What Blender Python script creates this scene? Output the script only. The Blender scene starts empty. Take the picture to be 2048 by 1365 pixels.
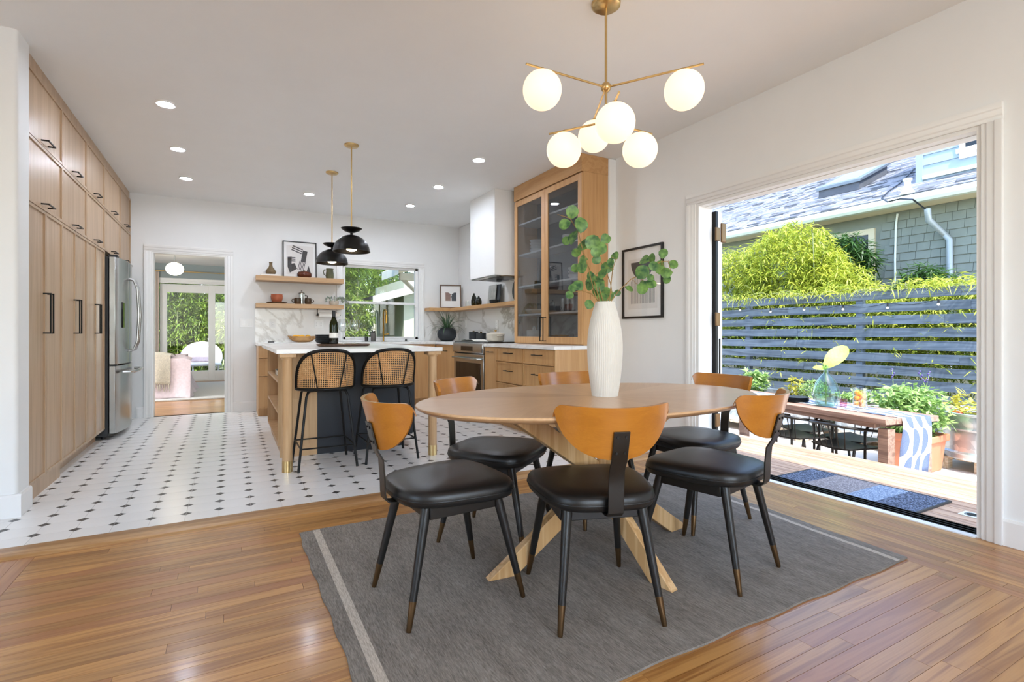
import bpy, bmesh, math, random
import numpy as np
from mathutils import Vector, Matrix, Quaternion
random.seed(7); RNG = np.random.default_rng(11)
SC = bpy.context.scene; COL = SC.collection
PI = math.pi
# ------------------------------------------------------------------ camera
CAM_H = 1.04; YAW = math.atan2(562, 1024); FPX = 1024.0; HOR = 668.0
cam = bpy.data.cameras.new('camera'); camo = bpy.data.objects.new('camera', cam); COL.objects.link(camo)
cam.lens = 18; cam.sensor_width = 36; cam.clip_start = .02; cam.clip_end = 200
cam.shift_y = (HOR-682.5)/2048
camo.location = (0, 0, CAM_H); camo.rotation_euler = (PI/2, 0, -YAW); SC.camera = camo
# ------------------------------------------------------------------ world, sun, added fill lamps
SC.view_settings.view_transform = 'Standard'; SC.view_settings.look = 'None'
SC.view_settings.gamma = 1; SC.view_settings.use_curve_mapping = False
SC.view_settings.exposure = 0.76
wd = bpy.data.worlds.new('world'); SC.world = wd; wd.use_nodes = True
nt = wd.node_tree; nt.nodes.clear()
sky = nt.nodes.new('ShaderNodeTexSky'); sky.sky_type = 'NISHITA'; sky.sun_disc = False
SUN = Vector((.2, .53, -1)).normalized()
sky.sun_elevation = math.asin(-SUN.z); sky.sun_rotation = math.atan2(-SUN.x, -SUN.y)
bg = nt.nodes.new('ShaderNodeBackground'); bg.inputs[1].default_value = .58
wo = nt.nodes.new('ShaderNodeOutputWorld'); nt.links.new(sky.outputs[0], bg.inputs[0]); nt.links.new(bg.outputs[0], wo.inputs[0])
sl = bpy.data.lights.new('sun', 'SUN'); sl.energy = 4.9; sl.angle = math.radians(.53); sl.color = (1, .95, .87)
so = bpy.data.objects.new('sun', sl); COL.objects.link(so); so.rotation_euler = SUN.to_track_quat('-Z', 'Y').to_euler(); so.location = (0, -4, 12)
def fill_light(name, loc, rot, sx, sy, power, col):
    l = bpy.data.lights.new(name, 'AREA'); l.shape = 'RECTANGLE'; l.size = sx; l.size_y = sy; l.energy = power; l.color = col
    o = bpy.data.objects.new(name, l); COL.objects.link(o); o.location = loc; o.rotation_euler = rot
# added fill lamps at two unseen windows put in behind the camera (window_added_rear, window_added_side)
fill_light('fill_rear', (.6, -2.90, 1.6), (PI/2, 0, 0), 3.2, 2.1, 56, (.86, .94, 1))
fill_light('fill_side', (-3.38, .6, 1.55), (PI/2, 0, -PI/2), 2.6, 2.1, 6, (.86, .94, 1))
# added fill lamp at an unseen bedroom window put in for it (window_added_bedroom)
fill_light('fill_bedroom', (-2.84, 9.2, 1.5), (PI/2, 0, -PI/2), 1.2, 1.3, 55, (.97, .985, 1))
# ------------------------------------------------------------------ pixel helpers (2048 x 1365 frame)
_c, _s = math.cos(YAW), math.sin(YAW)
def ray(u, v):
    a = (u-1024)/FPX
    return Vector((a*_c+_s, -a*_s+_c, (HOR-v)/FPX))
def atz(u, v, z): d = ray(u, v); return d*((z-CAM_H)/d.z)+Vector((0, 0, CAM_H))
def atx(u, v, x): d = ray(u, v); return d*(x/d.x)+Vector((0, 0, CAM_H))
def aty(u, v, y): d = ray(u, v); return d*(y/d.y)+Vector((0, 0, CAM_H))
def atf(u, v, f): return ray(u, v)*f+Vector((0, 0, CAM_H))
# ------------------------------------------------------------------ materials
def S(*c):
    if len(c) == 1 and isinstance(c[0], str):
        h = c[0]; c = [int(h[i:i+2], 16) for i in (0, 2, 4)]
    o = []
    for x in c[:3]:
        x /= 255.
        o.append(x/12.92 if x <= .04045 else ((x+.055)/1.055)**2.4)
    return (*o, 1)
class NT:
    def __init__(s, name):
        s.m = bpy.data.materials.new(name); s.m.use_nodes = True; s.t = s.m.node_tree; s.t.nodes.clear()
        s.out = s.n('OutputMaterial'); s.p = s.n('BsdfPrincipled'); s.l(s.p.outputs[0], s.out.inputs[0])
    def n(s, k, **kw):
        o = s.t.nodes.new('ShaderNode'+k)
        for a, b in kw.items(): setattr(o, a, b)
        return o
    def l(s, a, b): s.t.links.new(a, b)
    def set(s, **kw):
        for k, v in kw.items(): s.p.inputs[k.replace('_', ' ')].default_value = v
    def coord(s, kind='Object', scale=(1, 1, 1), rand=0, loc=(0, 0, 0), rot=(0, 0, 0)):
        mp = s.n('Mapping'); mp.inputs['Scale'].default_value = scale; mp.inputs['Location'].default_value = loc; mp.inputs['Rotation'].default_value = rot
        src = s.n('NewGeometry').outputs['Position'] if kind == 'World' else s.n('TexCoord').outputs[kind]
        if rand:
            oi = s.n('ObjectInfo'); mm = s.n('Math', operation='MULTIPLY'); mm.inputs[1].default_value = rand
            s.l(oi.outputs['Random'], mm.inputs[0]); va = s.n('VectorMath', operation='ADD')
            s.l(src, va.inputs[0]); s.l(mm.outputs[0], va.inputs[1]); src = va.outputs[0]
        s.l(src, mp.inputs[0]); return mp.outputs[0]
    def noise(s, vec, scale=5, detail=4, rough=.55, dist=0):
        n = s.n('TexNoise'); n.inputs['Scale'].default_value = scale; n.inputs['Detail'].default_value = detail
        n.inputs['Roughness'].default_value = rough; n.inputs['Distortion'].default_value = dist; s.l(vec, n.inputs['Vector']); return n.outputs[0]
    def ramp(s, fac, stops, interp='LINEAR'):
        r = s.n('ValToRGB'); r.color_ramp.interpolation = interp; e = r.color_ramp.elements
        while len(e) < len(stops): e.new(.5)
        for i, (p, c) in enumerate(stops): e[i].position = p; e[i].color = c
        s.l(fac, r.inputs[0]); return r.outputs[0]
    def mix(s, fac, a, b, blend='MIX'):
        m = s.n('Mix', data_type='RGBA', blend_type=blend)
        for k, v in ((0, fac), (6, a), (7, b)):
            if hasattr(v, 'is_output'): s.l(v, m.inputs[k])
            else: m.inputs[k].default_value = v
        return m.outputs[2]
    def math(s, op, a, b=None):
        m = s.n('Math', operation=op)
        for k, v in ((0, a), (1, b)):
            if v is None: continue
            if hasattr(v, 'is_output'): s.l(v, m.inputs[k])
            else: m.inputs[k].default_value = v
        return m.outputs[0]
    def bump(s, h, strength=.2, dist=.01):
        b = s.n('Bump'); b.inputs['Strength'].default_value = strength; b.inputs['Distance'].default_value = dist
        s.l(h, b.inputs['Height']); s.l(b.outputs[0], s.p.inputs['Normal'])
    def color(s, o): s.l(o, s.p.inputs['Base Color'])
MT = {}
def plain(name, col, rough=.5, metal=0, var=.06, scale=6, bump=0, bscale=60, coat=0, spec=.5):
    t = NT(name); t.set(Roughness=rough, Metallic=metal, Specular_IOR_Level=spec)
    if coat: t.set(Coat_Weight=coat, Coat_Roughness=.08)
    v = t.coord('Object'); n = t.noise(v, scale, 3)
    c = S(col) if isinstance(col, str) else col
    d = tuple(x*(1-var) for x in c[:3])+(1,); e = tuple(min(1, x*(1+var)) for x in c[:3])+(1,)
    t.color(t.ramp(n, [(.3, d), (.7, e)]))
    if bump: t.bump(t.noise(v, bscale, 3), bump, .004)
    MT[name] = t.m; return t.m
def wood(name, ca, cb, axis='Z', rough=.4, fine=1., world=False, rnd=.12, cc=None, coat=0, bumps=.12, stretch=.05, dist=1.0, ringk=.22):
    t = NT(name); t.set(Roughness=rough, Specular_IOR_Level=.4)
    if coat: t.set(Coat_Weight=coat, Coat_Roughness=.15)
    sc = [1, 1, 1]; sc['XYZ'.index(axis)] = stretch
    v = t.coord('World' if world else 'Object', sc, rand=37.)
    n1 = t.noise(v, 16*fine, 4, .5, dist)
    sc2 = [1, 1, 1]; sc2['XYZ'.index(axis)] = .02
    n2 = t.noise(t.coord('World' if world else 'Object', sc2, rand=11.), 170*fine, 3, .6, .1)
    w = t.n('Math', operation='SINE'); t.l(t.math('MULTIPLY', n1, 26.), w.inputs[0])
    rr = t.math('ADD', t.math('MULTIPLY', w.outputs[0], ringk), t.math('MULTIPLY', n1, .55))
    f = t.math('ADD', rr, t.math('MULTIPLY', n2, .35))
    base = t.ramp(f, [(.2, S(ca)), (.85, S(cb))])
    if cc:
        base = t.mix(t.math('MULTIPLY', t.math('GREATER_THAN', t.n('ObjectInfo').outputs['Random'], .8), .55), base, S(cc))
    oi = t.n('ObjectInfo'); hs = t.n('HueSaturation')
    t.l(base, hs.inputs['Color']); val = t.math('MULTIPLY_ADD', oi.outputs['Random'], rnd*2); val.node.inputs[2].default_value = 1-rnd
    t.l(val, hs.inputs['Value']); t.color(hs.outputs[0])
    if bumps: t.bump(f, bumps, .002)
    MT[name] = t.m; return t.m
wood('oak_pantry', 'a98a6a', 'cdb192', 'Z', .34, 1.2, rnd=.03, dist=.4, ringk=.07)
wood('oak_v', 'b98a58', 'd6ab78', 'Z', .38, 1.2, rnd=.03, dist=.4, ringk=.07)
wood('oak_y', 'b98a58', 'd6ab78', 'Y', .38, 1.2, rnd=.03, dist=.4, ringk=.07)
wood('oak_x', 'b08a62', 'd2ad84', 'X', .42, 1.2, rnd=.03, dist=.4, ringk=.07)
wood('oak_island', 'b88f62', 'dcb68a', 'Z', .42, 1.1, rnd=.03, dist=.4, ringk=.07)
wood('floor_x', '9a6733', 'cb9858', 'X', .34, .8, True, .17, cc='8f5a38', stretch=.06, dist=1.3, bumps=.04, ringk=.17, coat=.3)
wood('floor_y', '9a6733', 'cb9858', 'Y', .34, .8, True, .17, cc='8f5a38', stretch=.06, dist=1.3, bumps=.04, ringk=.17, coat=.3)
wood('threshold', 'a5794a', 'c8a070', 'X', .35, .8, rnd=.02)
wood('deck_wood', 'a08067', 'cba98a', 'Y', .6, .9, rnd=.12)
wood('table_leg', 'c79b66', 'e2bd8c', 'Z', .4, 1.0, rnd=.04)
wood('ply', 'a5651f', 'c4812f', 'X', .30, 1.3, rnd=.04, coat=.4, dist=.3, bumps=.01, ringk=.03)
wood('walnut', '4a3222', '7d5a3e', 'X', .45, 1.2)
wood('bowl_wood', '9a7246', 'c9a06c', 'X', .5, 1.2)
wood('patio_wood', '7d6152', 'aa8a76', 'Y', .6, .8, rnd=.08)
wood('fence_wood', '4a545e', '6b7884', 'Y', .6, .8, rnd=.10, dist=.6)
wood('pallet_wood', 'b39c80', 'd8c8b0', 'X', .7, .8)
plain('wall', 'eeeeec', .6, 0, .012, 3)
plain('ceiling', 'f6f6f4', .7, 0, .01, 3)
plain('trim', 'efeeeb', .35, 0, .01, 3)
plain('black_metal', '1b1a19', .38, .6, .05)
plain('black_wood', '161514', .38, 0, .1)
plain('black_paint', '1c2027', .42, 0, .06)
plain('strap_steel', '3a3835', .36, .75, .08, 3)
plain('bronze', '6a5238', .36, .9, .12)
plain('brass', 'd2b47e', .28, 1, .05)
plain('gold', 'b08a45', .25, 1, .05)
plain('leather', '171717', .38, 0, .08, 8, .08, 240)
plain('steel', 'b4b5b4', .24, 1, .04)
plain('steel_dark', '5c5d5e', .3, 1, .04)
plain('black_plastic', '15161a', .4, 0, .05)
plain('black_glass', '0b0d10', .06, 0, .02)
plain('white_ceramic', 'eeebe6', .35, 0, .02)
plain('vase_white', 'dcd7cd', .75, 0, .03, 10, .05, 90)
plain('white_plastic', 'f0efec', .35, 0, .01)
plain('terracotta', 'b0603f', .6, 0, .08, 9)
plain('planter_clay', 'c07a5a', .7, 0, .07, 7)
plain('olive_clay', '6e5a3c', .55, 0, .2, 18)
plain('green_glaze', '5a5a3e', .35, 0, .35, 9)
plain('red_glaze', '5a2a18', .2, 0, .3, 12)
plain('mug_glaze', '4a3826', .3, 0, .45, 16)
plain('black_ceramic', '26292c', .5, 0, .06)
plain('pot_black', '25292d', .6, 0, .05)
plain('cream_enamel', 'e6dccb', .25, 0, .02)
plain('soil', '3a2a20', .95, 0, .3, 40)
plain('paper', 'efece4', .7, 0, .02)
plain('book_green', '3c4a42', .6, 0, .1)
plain('book_grey', '8f9690', .6, 0, .1)
plain('cork', 'd9cfc0', .8, 0, .05)
plain('concrete', 'cfc8bd', .85, 0, .06, 5, .1, 50)
plain('lemon', 'f0b030', .45, 0, .06, 12, .15, 90)
plain('orange_skin', 'f5a019', .45, 0, .06, 12, .15, 90)
plain('bed_pink', 'e2bfa4', .9, 0, .05, 9, .3, 25)
plain('bed_lilac', 'e5d3d6', .9, 0, .08, 30, .4, 40)
plain('throw_wool', 'c9c0ae', .95, 0, .18, 60, .6, 90)
plain('curtain', 'd8c8bd', .9, 0, .05)
plain('bedroom_wall', '9aa5a6', .7, 0, .02)
plain('bed_rug', 'd3d0ca', .95, 0, .08, 90, .4, 160)
plain('grey_dispenser', '6b6762', .55, 0, .05)
plain('tile_white', 'eeedea', .22, 0, .03, 1.2)
plain('tile_black', '3e3d3b', .35, 0, .14, 14)
plain('grout', 'd2cfca', .8, 0, .03)
plain('subfloor', '5a3a20', .8, 0, .05)
plain('wicker_white', 'eeeae6', .6, 0, .03)
plain('bark', '8a8f5e', .7, 0, .2, 12)
plain('stem', '9a7a45', .7, 0, .2, 30)
plain('stem_green', '7f9a4a', .6, 0, .2, 12)
plain('siding_blue', '8fa0ae', .6, 0, .03)
plain('shingle_wall', '7d8278', .85, 0, .06, 5)
plain('roof_shingle', '8b8d95', .95, 0, .3, 4)
plain('roof_dark', '55585e', .9, 0, .1)
plain('gutter', 'd6dcd2', .5, 0, .02)
plain('eave_beige', 'cfc3a4', .7, 0, .03)
plain('shed_green', 'c9d3bc', .8, 0, .03)
plain('skylight_grey', '6a737a', .4, .3, .05)
plain('downspout', '9aa2a4', .45, .2, .03)
plain('foliage_ground', '57482f', .95, 0, .25, 6)
plain('print_black', '3a3a3c', .8, 0, .03)
plain('print_grey', '8b8a88', .8, 0, .03)
plain('print_paper', 'e3dfda', .8, 0, .01)
plain('print_white', 'efedea', .8, 0, .01)
plain('print_brown', '8b6f64', .8, 0, .03)
plain('print_slate', '3f444b', .8, 0, .03)
plain('frame_brown', '6b5444', .5, 0, .1)
plain('marble_board', 'a9aaa6', .5, 0, .18, 14)
plain('slate_round', '4c5456', .6, 0, .06)
plain('flower_purple', '5c5088', .8, 0, .1)
plain('tomato', 'd9622e', .4, 0, .1)
def emit(name, col, strength):
    t = NT(name); t.set(Roughness=.4); t.p.inputs['Base Color'].default_value = S(col)
    t.p.inputs['Emission Color'].default_value = S(col); t.p.inputs['Emission Strength'].default_value = strength
    MT[name] = t.m
emit('led', 'e4eeff', 212.); emit('globe', 'ffe4c0', .62); emit('bulb', 'ffe2b8', 14.); emit('bed_globe', 'fff0cc', 5.); emit('mini_bulb', 'fff3e0', .5)
def glass(name, col='ffffff', rough=0., tint=1., ior=1.45):
    # thin clear glass: mostly transparent with a fresnel reflection
    t = NT(name); t.t.nodes.remove(t.p)
    tr = t.n('BsdfTransparent'); tr.inputs[0].default_value = tuple(x*tint for x in S(col)[:3])+(1,)
    gl = t.n('BsdfGlossy'); gl.inputs['Roughness'].default_value = rough; gl.inputs[0].default_value = (1, 1, 1, 1)
    lw = t.n('LayerWeight'); lw.inputs[0].default_value = .5; f0 = ((ior-1)/(ior+1))**2
    sch = t.math('MULTIPLY_ADD', t.math('POWER', lw.outputs['Facing'], 4.), 1-f0); sch.node.inputs[2].default_value = f0
    mx = t.n('MixShader'); t.l(sch, mx.inputs[0]); t.l(tr.outputs[0], mx.inputs[1]); t.l(gl.outputs[0], mx.inputs[2]); t.l(mx.outputs[0], t.out.inputs[0])
    MT[name] = t.m
glass('pane'); glass('hutch_glass', 'f2f5f8', 0, .78, 1.6); glass('glassware', 'fafcfc', 0, 1., 1.9); glass('bottle_glass', '7c8a3a', .03, .6); glass('olive_glass', '8a8350', .03, .55)
glass('demijohn', 'e6f3ee', .0, 1., 1.5); glass('pink_glass', 'f3dbe4', 0, 1.)
def leafmat(name, ca, cb, trans=.35):
    t = NT(name); t.t.nodes.remove(t.p)
    v = t.coord('Object'); c = t.ramp(t.math('ADD', t.math('MULTIPLY', t.noise(v, 7, 2), .5), t.math('MULTIPLY', t.noise(v, 45, 1), .5)), [(.36, S(ca)), (.64, S(cb))])
    d = t.n('BsdfPrincipled'); d.inputs['Roughness'].default_value = .45; t.l(c, d.inputs[0])
    tl = t.n('BsdfTranslucent'); t.l(c, tl.inputs[0]); mx = t.n('MixShader'); mx.inputs[0].default_value = trans
    t.l(d.outputs[0], mx.inputs[1]); t.l(tl.outputs[0], mx.inputs[2]); t.l(mx.outputs[0], t.out.inputs[0]); MT[name] = t.m
leafmat('bamboo_yellow', '6f8a26', 'd6d858', .35); leafmat('bamboo_green', '3f6a22', 'a9c04c', .35); leafmat('bamboo_shade', '24451f', '4a7030', .3)  # third leaf colour has shade painted in
leafmat('euc_leaf', '2f5a34', '86ad5a', .22); leafmat('herb', '6d9440', 'b9d48a', .3); leafmat('herb_yellow', 'a5a53a', 'd9d060', .3); leafmat('spiky', '2f4a33', '5b7a52', .15)
leafmat('lime_leaf', '9dbb36', 'c6d85a', .4); leafmat('succulent', '7f9a94', 'b5b0a4', .1)
def marble(name, base, vein, scale=1.4, rough=.2, amt=.5):
    t = NT(name); t.set(Roughness=rough, Specular_IOR_Level=.5)
    v = t.coord('World', (1, 1, 1), rot=(.3, .5, .6))
    n = t.noise(v, scale, 5, .55, 1.6); a = t.math('ABSOLUTE', t.math('SUBTRACT', n, .5))
    c = t.ramp(a, [(0, S(vein)), (.05, t and S(base)), (1, S(base))])
    n2 = t.noise(v, scale*.7, 3); t.color(t.mix(t.math('MULTIPLY', n2, amt), S(base), c)); MT[name] = t.m
marble('quartz', 'f3f1ee', 'c9c3bb', 1.1, .22, .9); marble('splash', 'e9e7e3', 'a59c90', 1.0, .2, 1.3)
# ------------------------------------------------------------------ mesh builder
ORG = {}
class G:
    def __init__(s): s.v = []; s.f = []; s.uv = None
    def add(s, vs, fs):
        b = len(s.v); s.v += [tuple(p) for p in vs]; s.f += [tuple(i+b for i in f) for f in fs]; return s
    def box(s, x0, x1, y0, y1, z0, z1):
        return s.add([(x, y, z) for z in (z0, z1) for y in (y0, y1) for x in (x0, x1)],
                     [(0, 2, 3, 1), (4, 5, 7, 6), (0, 1, 5, 4), (2, 6, 7, 3), (0, 4, 6, 2), (1, 3, 7, 5)])
    def cyl(s, p0, p1, r0, r1=None, n=16, cap=True): return s.tube([p0, p1], [r0, r0 if r1 is None else r1], n, cap)
    def tube(s, pts, r, n=8, cap=True, closed=False):
        pts = [Vector(p) for p in pts]; m = len(pts); rs = r if isinstance(r, (list, tuple)) else [r]*m
        def tan(i):
            if closed: return (pts[(i+1) % m]-pts[i-1]).normalized()
            return (pts[min(i+1, m-1)]-pts[max(i-1, 0)]).normalized()
        t = tan(0); up = Vector((0, 0, 1)) if abs(t.z) < .9 else Vector((0, 1, 0)); x = t.cross(up).normalized()
        b = len(s.v)
        for i in range(m):
            t = tan(i); x = (x-t*x.dot(t)).normalized(); y = t.cross(x)
            for k in range(n):
                a = 2*PI*k/n; s.v.append(tuple(pts[i]+(x*math.cos(a)+y*math.sin(a))*rs[i]))
        for i in range(m if closed else m-1):
            j = (i+1) % m
            for k in range(n):
                q = (k+1) % n; s.f.append((b+i*n+k, b+i*n+q, b+j*n+q, b+j*n+k))
        if cap and not closed: s.f.append(tuple(b+k for k in range(n))[::-1]); s.f.append(tuple(b+(m-1)*n+k for k in range(n)))
        return s
    def lathe(s, prof, c=(0, 0, 0), n=24, rib=0, ribn=0):
        b = len(s.v); m = len(prof)
        for r, z in prof:
            for k in range(n):
                a = 2*PI*k/n; q = r*(1+(rib*math.cos(ribn*a) if rib else 0)); s.v.append((c[0]+q*math.cos(a), c[1]+q*math.sin(a), c[2]+z))
        for i in range(m-1):
            for k in range(n): q = (k+1) % n; s.f.append((b+i*n+k, b+i*n+q, b+(i+1)*n+q, b+(i+1)*n+k))
        if prof[0][0] > 1e-6 and prof[-1] != prof[0]: s.f.append(tuple(b+k for k in range(n))[::-1])
        if prof[-1][0] > 1e-6 and prof[-1] != prof[0]: s.f.append(tuple(b+(m-1)*n+k for k in range(n)))
        return s
    def prism(s, poly, z0, z1, axes='XYZ'):
        # poly in the plane of the first two axes, extruded along the third
        ix = ['XYZ'.index(a) for a in axes]; n = len(poly); vs = []
        for z in (z0, z1):
            for p in poly:
                q = [0, 0, 0]; q[ix[0]] = p[0]; q[ix[1]] = p[1]; q[ix[2]] = z; vs.append(q)
        return s.add(vs, [tuple(range(n))[::-1], tuple(range(n, 2*n))]+[(i, (i+1) % n, n+(i+1) % n, n+i) for i in range(n)])
    def sphere(s, c, r, n=20, m=12, sc=(1, 1, 1)):
        prof = [(math.sin(PI*i/m)*1., -math.cos(PI*i/m)) for i in range(m+1)]
        prof[0] = (1e-4, -1); prof[-1] = (1e-4, 1); g = G().lathe(prof, n=n)
        return s.add([(c[0]+x*r*sc[0], c[1]+y*r*sc[1], c[2]+z*r*sc[2]) for x, y, z in g.v], g.f)
    def grid(s, fn, nu, nv, closeu=False):
        b = len(s.v); nc = nu if closeu else nu+1
        for j in range(nv+1):
            for i in range(nc): s.v.append(tuple(fn(i/nu, j/nv)))
        for j in range(nv):
            for i in range(nu):
                q = (i+1) % nc; s.f.append((b+j*nc+i, b+j*nc+q, b+(j+1)*nc+q, b+(j+1)*nc+i))
        return s
    def shell(s, fn, nu, nv, off):
        # two-sided sheet: fn gives the outer face, off(p,u,v) the inner one
        b = len(s.v); G.grid(s, fn, nu, nv); m = len(s.v)-b
        inner = []
        for j in range(nv+1):
            for i in range(nu+1): inner.append(tuple(off(i/nu, j/nv)))
        fs = [tuple(reversed(f)) for f in s.f[-nu*nv:]]; k = len(s.v); s.v += inner
        s.f += [tuple(i-b+k for i in f) for f in fs]; W = nu+1
        for i in range(nu): s.f.append((b+i, k+i, k+i+1, b+i+1)); q = nv*W; s.f.append((b+q+i, b+q+i+1, k+q+i+1, k+q+i))
        for j in range(nv): s.f.append((b+j*W, b+(j+1)*W, k+(j+1)*W, k+j*W)); s.f.append((b+j*W+nu, k+j*W+nu, k+(j+1)*W+nu, b+(j+1)*W+nu))
        return s
    def xform(s, M): s.v = [tuple(M @ Vector(p)) for p in s.v]; return s
    def build(s, name, mat, parent=None, smooth=0, bevel=0, seg=2, label=None, cat=None, group=None, kind=None, local=False, uvs=None):
        me = bpy.data.meshes.new(name)
        if parent is not None: o0 = ORG[parent] if not local else Vector((0, 0, 0))
        elif kind == 'structure': o0 = Vector((0, 0, 0))
        else:
            a = np.array(s.v); o0 = Vector(((a[:, 0].min()+a[:, 0].max())/2, (a[:, 1].min()+a[:, 1].max())/2, a[:, 2].min()))
        if local and parent is None: o0 = Vector((0, 0, 0))
        me.from_pydata([(p[0]-o0.x, p[1]-o0.y, p[2]-o0.z) for p in s.v], [], s.f); me.update()
        if smooth:
            me.polygons.foreach_set('use_smooth', [True]*len(me.polygons)); me.set_sharp_from_angle(angle=math.radians(smooth))
        if uvs is not None:
            ul = me.uv_layers.new(name='UVMap')
            for li, l in enumerate(me.loops): ul.data[li].uv = uvs[l.vertex_index]
        me.materials.append(MT[mat] if isinstance(mat, str) else mat)
        o = bpy.data.objects.new(name, me); COL.objects.link(o)
        if parent is not None: o.parent = parent; ORG[o] = ORG[parent]
        else: o.location = o0; ORG[o] = o0
        if bevel:
            b = o.modifiers.new('bevel', 'BEVEL'); b.width = bevel; b.segments = seg; b.limit_method = 'ANGLE'; b.angle_limit = math.radians(40)
            if not smooth: me.polygons.foreach_set('use_smooth', [True]*len(me.polygons)); me.set_sharp_from_angle(angle=math.radians(60))
        tag(o, label, cat, group, kind); return o
def tag(o, label=None, cat=None, group=None, kind=None):
    for k, v in (('label', label), ('category', cat), ('group', group), ('kind', kind)):
        if v: o[k] = v
    return o
def thing(name, label, cat, loc=(0, 0, 0), group=None, kind=None):
    o = bpy.data.objects.new(name, None); COL.objects.link(o); o.location = loc; ORG[o] = Vector(loc); o.empty_display_size = .1
    return tag(o, label, cat, group, kind)
def copy_tree(o, parent=None):
    c = o.copy(); COL.objects.link(c); c.parent = parent; ORG[c] = ORG[o]
    for ch in list(o.children): copy_tree(ch, c)
    return c
def B(*a): return G().box(*a)
def struct(name, g, mat, parent=None, **kw): return g.build(name, mat, parent, kind='structure', **kw)
# ------------------------------------------------------------------ room dimensions
XL = -1.09      # pantry front
XR = 3.34       # dining right wall
XK = 3.26       # kitchen right wall
YB = 7.75       # kitchen back wall
CZ = 2.77       # ceiling
YT0, YT1 = 3.17, 3.33
# ---- floors
flo = struct('floor', B(-3.4, XR, -2.9, YT0, -.08, -.006), 'subfloor')
unit = B(0, 1, 0, 1, -.006, 0); um = bpy.data.meshes.new('plank'); um.from_pydata(unit.v, [], unit.f); um.materials.append(MT['floor_x'])
um2 = bpy.data.meshes.new('plank_side'); um2.from_pydata(unit.v, [], unit.f); um2.materials.append(MT['floor_y'])
def plank(x0, x1, y0, y1, me):
    o = bpy.data.objects.new('plank', me); COL.objects.link(o); o.parent = flo; o.location = (x0, y0, 0); o.scale = (x1-x0-.0013, y1-y0-.0013, 1)
W = .0585; rest = G()
XF0, XF1 = -.80, 2.72
def strip(x0, x1, y0, y1, me):
    if len(strip.l) < 290 and y1 > .75 and x1 > -1.3: plank(x0, x1, y0, y1, me); strip.l.append(1)
    else: (rest if me is um else rest2).box(x0, x1-.0008, y0, y1-.0008, -.006, 0)
strip.l = []; rest2 = G()
y = YT0-.001
while y > .55:
    x = XF0-random.uniform(0, .9); 
    while x < XF1:
        x2 = x+random.uniform(.55, 1.7)
        a, b = max(x, XF0), min(x2, XF1)
        if b-a > .02: strip(a, b, y-W, y, um)
        x = x2
    y -= W
ylim = y
for side in (0, 1):
    x = XF0-W if side == 0 else XF1
    while (x > -1.35 if side == 0 else x < XR-.005):
        yy = YT0-.001-random.uniform(-.6, 0)
        while yy > .6:
            y2 = yy-random.uniform(.7, 1.6); a, b = max(y2, ylim), min(yy, YT0-.001)
            if b-a > .03: strip(x, min(x+W, XR), a, b, um2)
            yy = y2
        x += -W if side == 0 else W
rest.box(-3.4, XR, -2.9, ylim-.001, -.006, 0); rest2.box(-3.4, -1.36, ylim, YT0-.001, -.006, 0)
tag(rest.build('plank_field', 'floor_x', flo, local=True), kind='stuff'); tag(rest2.build('plank_border', 'floor_y', flo, local=True), kind='stuff')
th = G(); th.prism([(YT0, 0), (YT0+.006, .008), (YT0+.02, .012), (YT1-.01, .012), (YT1, .004), (YT1, -.05), (YT0, -.05)], -3.4, XR, 'YZX')
struct('trim_1', th, 'threshold', bevel=.002, label='oak threshold strip between plank floor and patterned tile')
# ---- kitchen tile: octagons and dark dots
P_, HD = .166, .029
ktf = struct('floor_kitchen', B(-3.4, XK+.12, YT1, YB+.12, -.08, -.002), 'grout')
g_ = .0009
def octv(cx, cy, z0=-.002, z1=0.):
    h = P_/2-g_; k = HD+g_*.4; q = P_/2
    pts = [(-q+k, -h), (q-k, -h), (h, -q+k), (h, q-k), (q-k, h), (-q+k, h), (-h, q-k), (-h, -q+k)]
    return [(cx+a, cy+b) for a, b in pts]
og = G().prism(octv(0, 0), -.002, 0); om = bpy.data.meshes.new('octagon_tile'); om.from_pydata(og.v, [], og.f); om.materials.append(MT['tile_white'])
d0 = HD-.001
dg = G().prism([(-d0, 0), (0, -d0), (d0, 0), (0, d0)], -.002, 0); dm = bpy.data.meshes.new('dot_tile'); dm.from_pydata(dg.v, [], dg.f); dm.materials.append(MT['tile_black'])
dg2 = G().prism([(-d0, 0), (-.0012, -d0+.0012), (-.0012, d0-.0012)], -.002, 0).prism([(.0012, -d0+.0012), (d0, 0), (.0012, d0-.0012)], -.002, 0)
dm2 = bpy.data.meshes.new('split_dot_tile'); dm2.from_pydata(dg2.v, [], dg2.f); dm2.materials.append(MT['tile_black'])
def clipoly(p, y0):   # keep the part with y > y0
    out = []
    for i in range(len(p)):
        a, b = p[i], p[(i+1) % len(p)]
        if a[1] >= y0: out.append(a)
        if (a[1] >= y0) != (b[1] >= y0): t = (y0-a[1])/(b[1]-a[1]); out.append((a[0]+(b[0]-a[0])*t, y0))
    return out
cells = []
X0, Y0 = -.891-3*P_, 3.50-2*P_
for i in range(-10, 28):
    for j in range(0, 29):
        cells.append((X0+i*P_, Y0+j*P_, i))
def vis(x, y):  # roughly what the photograph shows of the tile floor
    r = x*_c-y*_s; f = x*_s+y*_c; u = 1024+1024*r/f
    if u < -20 or y > YB-.05 or y < YT1: return False
    if x < XL-.02 and y > 4.05: return False
    if .3 < x < 1.5 and y > 4.75: return False
    if x > 2.6 and y > 3.95: return False
    return True
order = sorted(cells, key=lambda c: c[0]*_s+c[1]*_c); no = nd = 0; og2 = G(); dgr = G()
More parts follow.
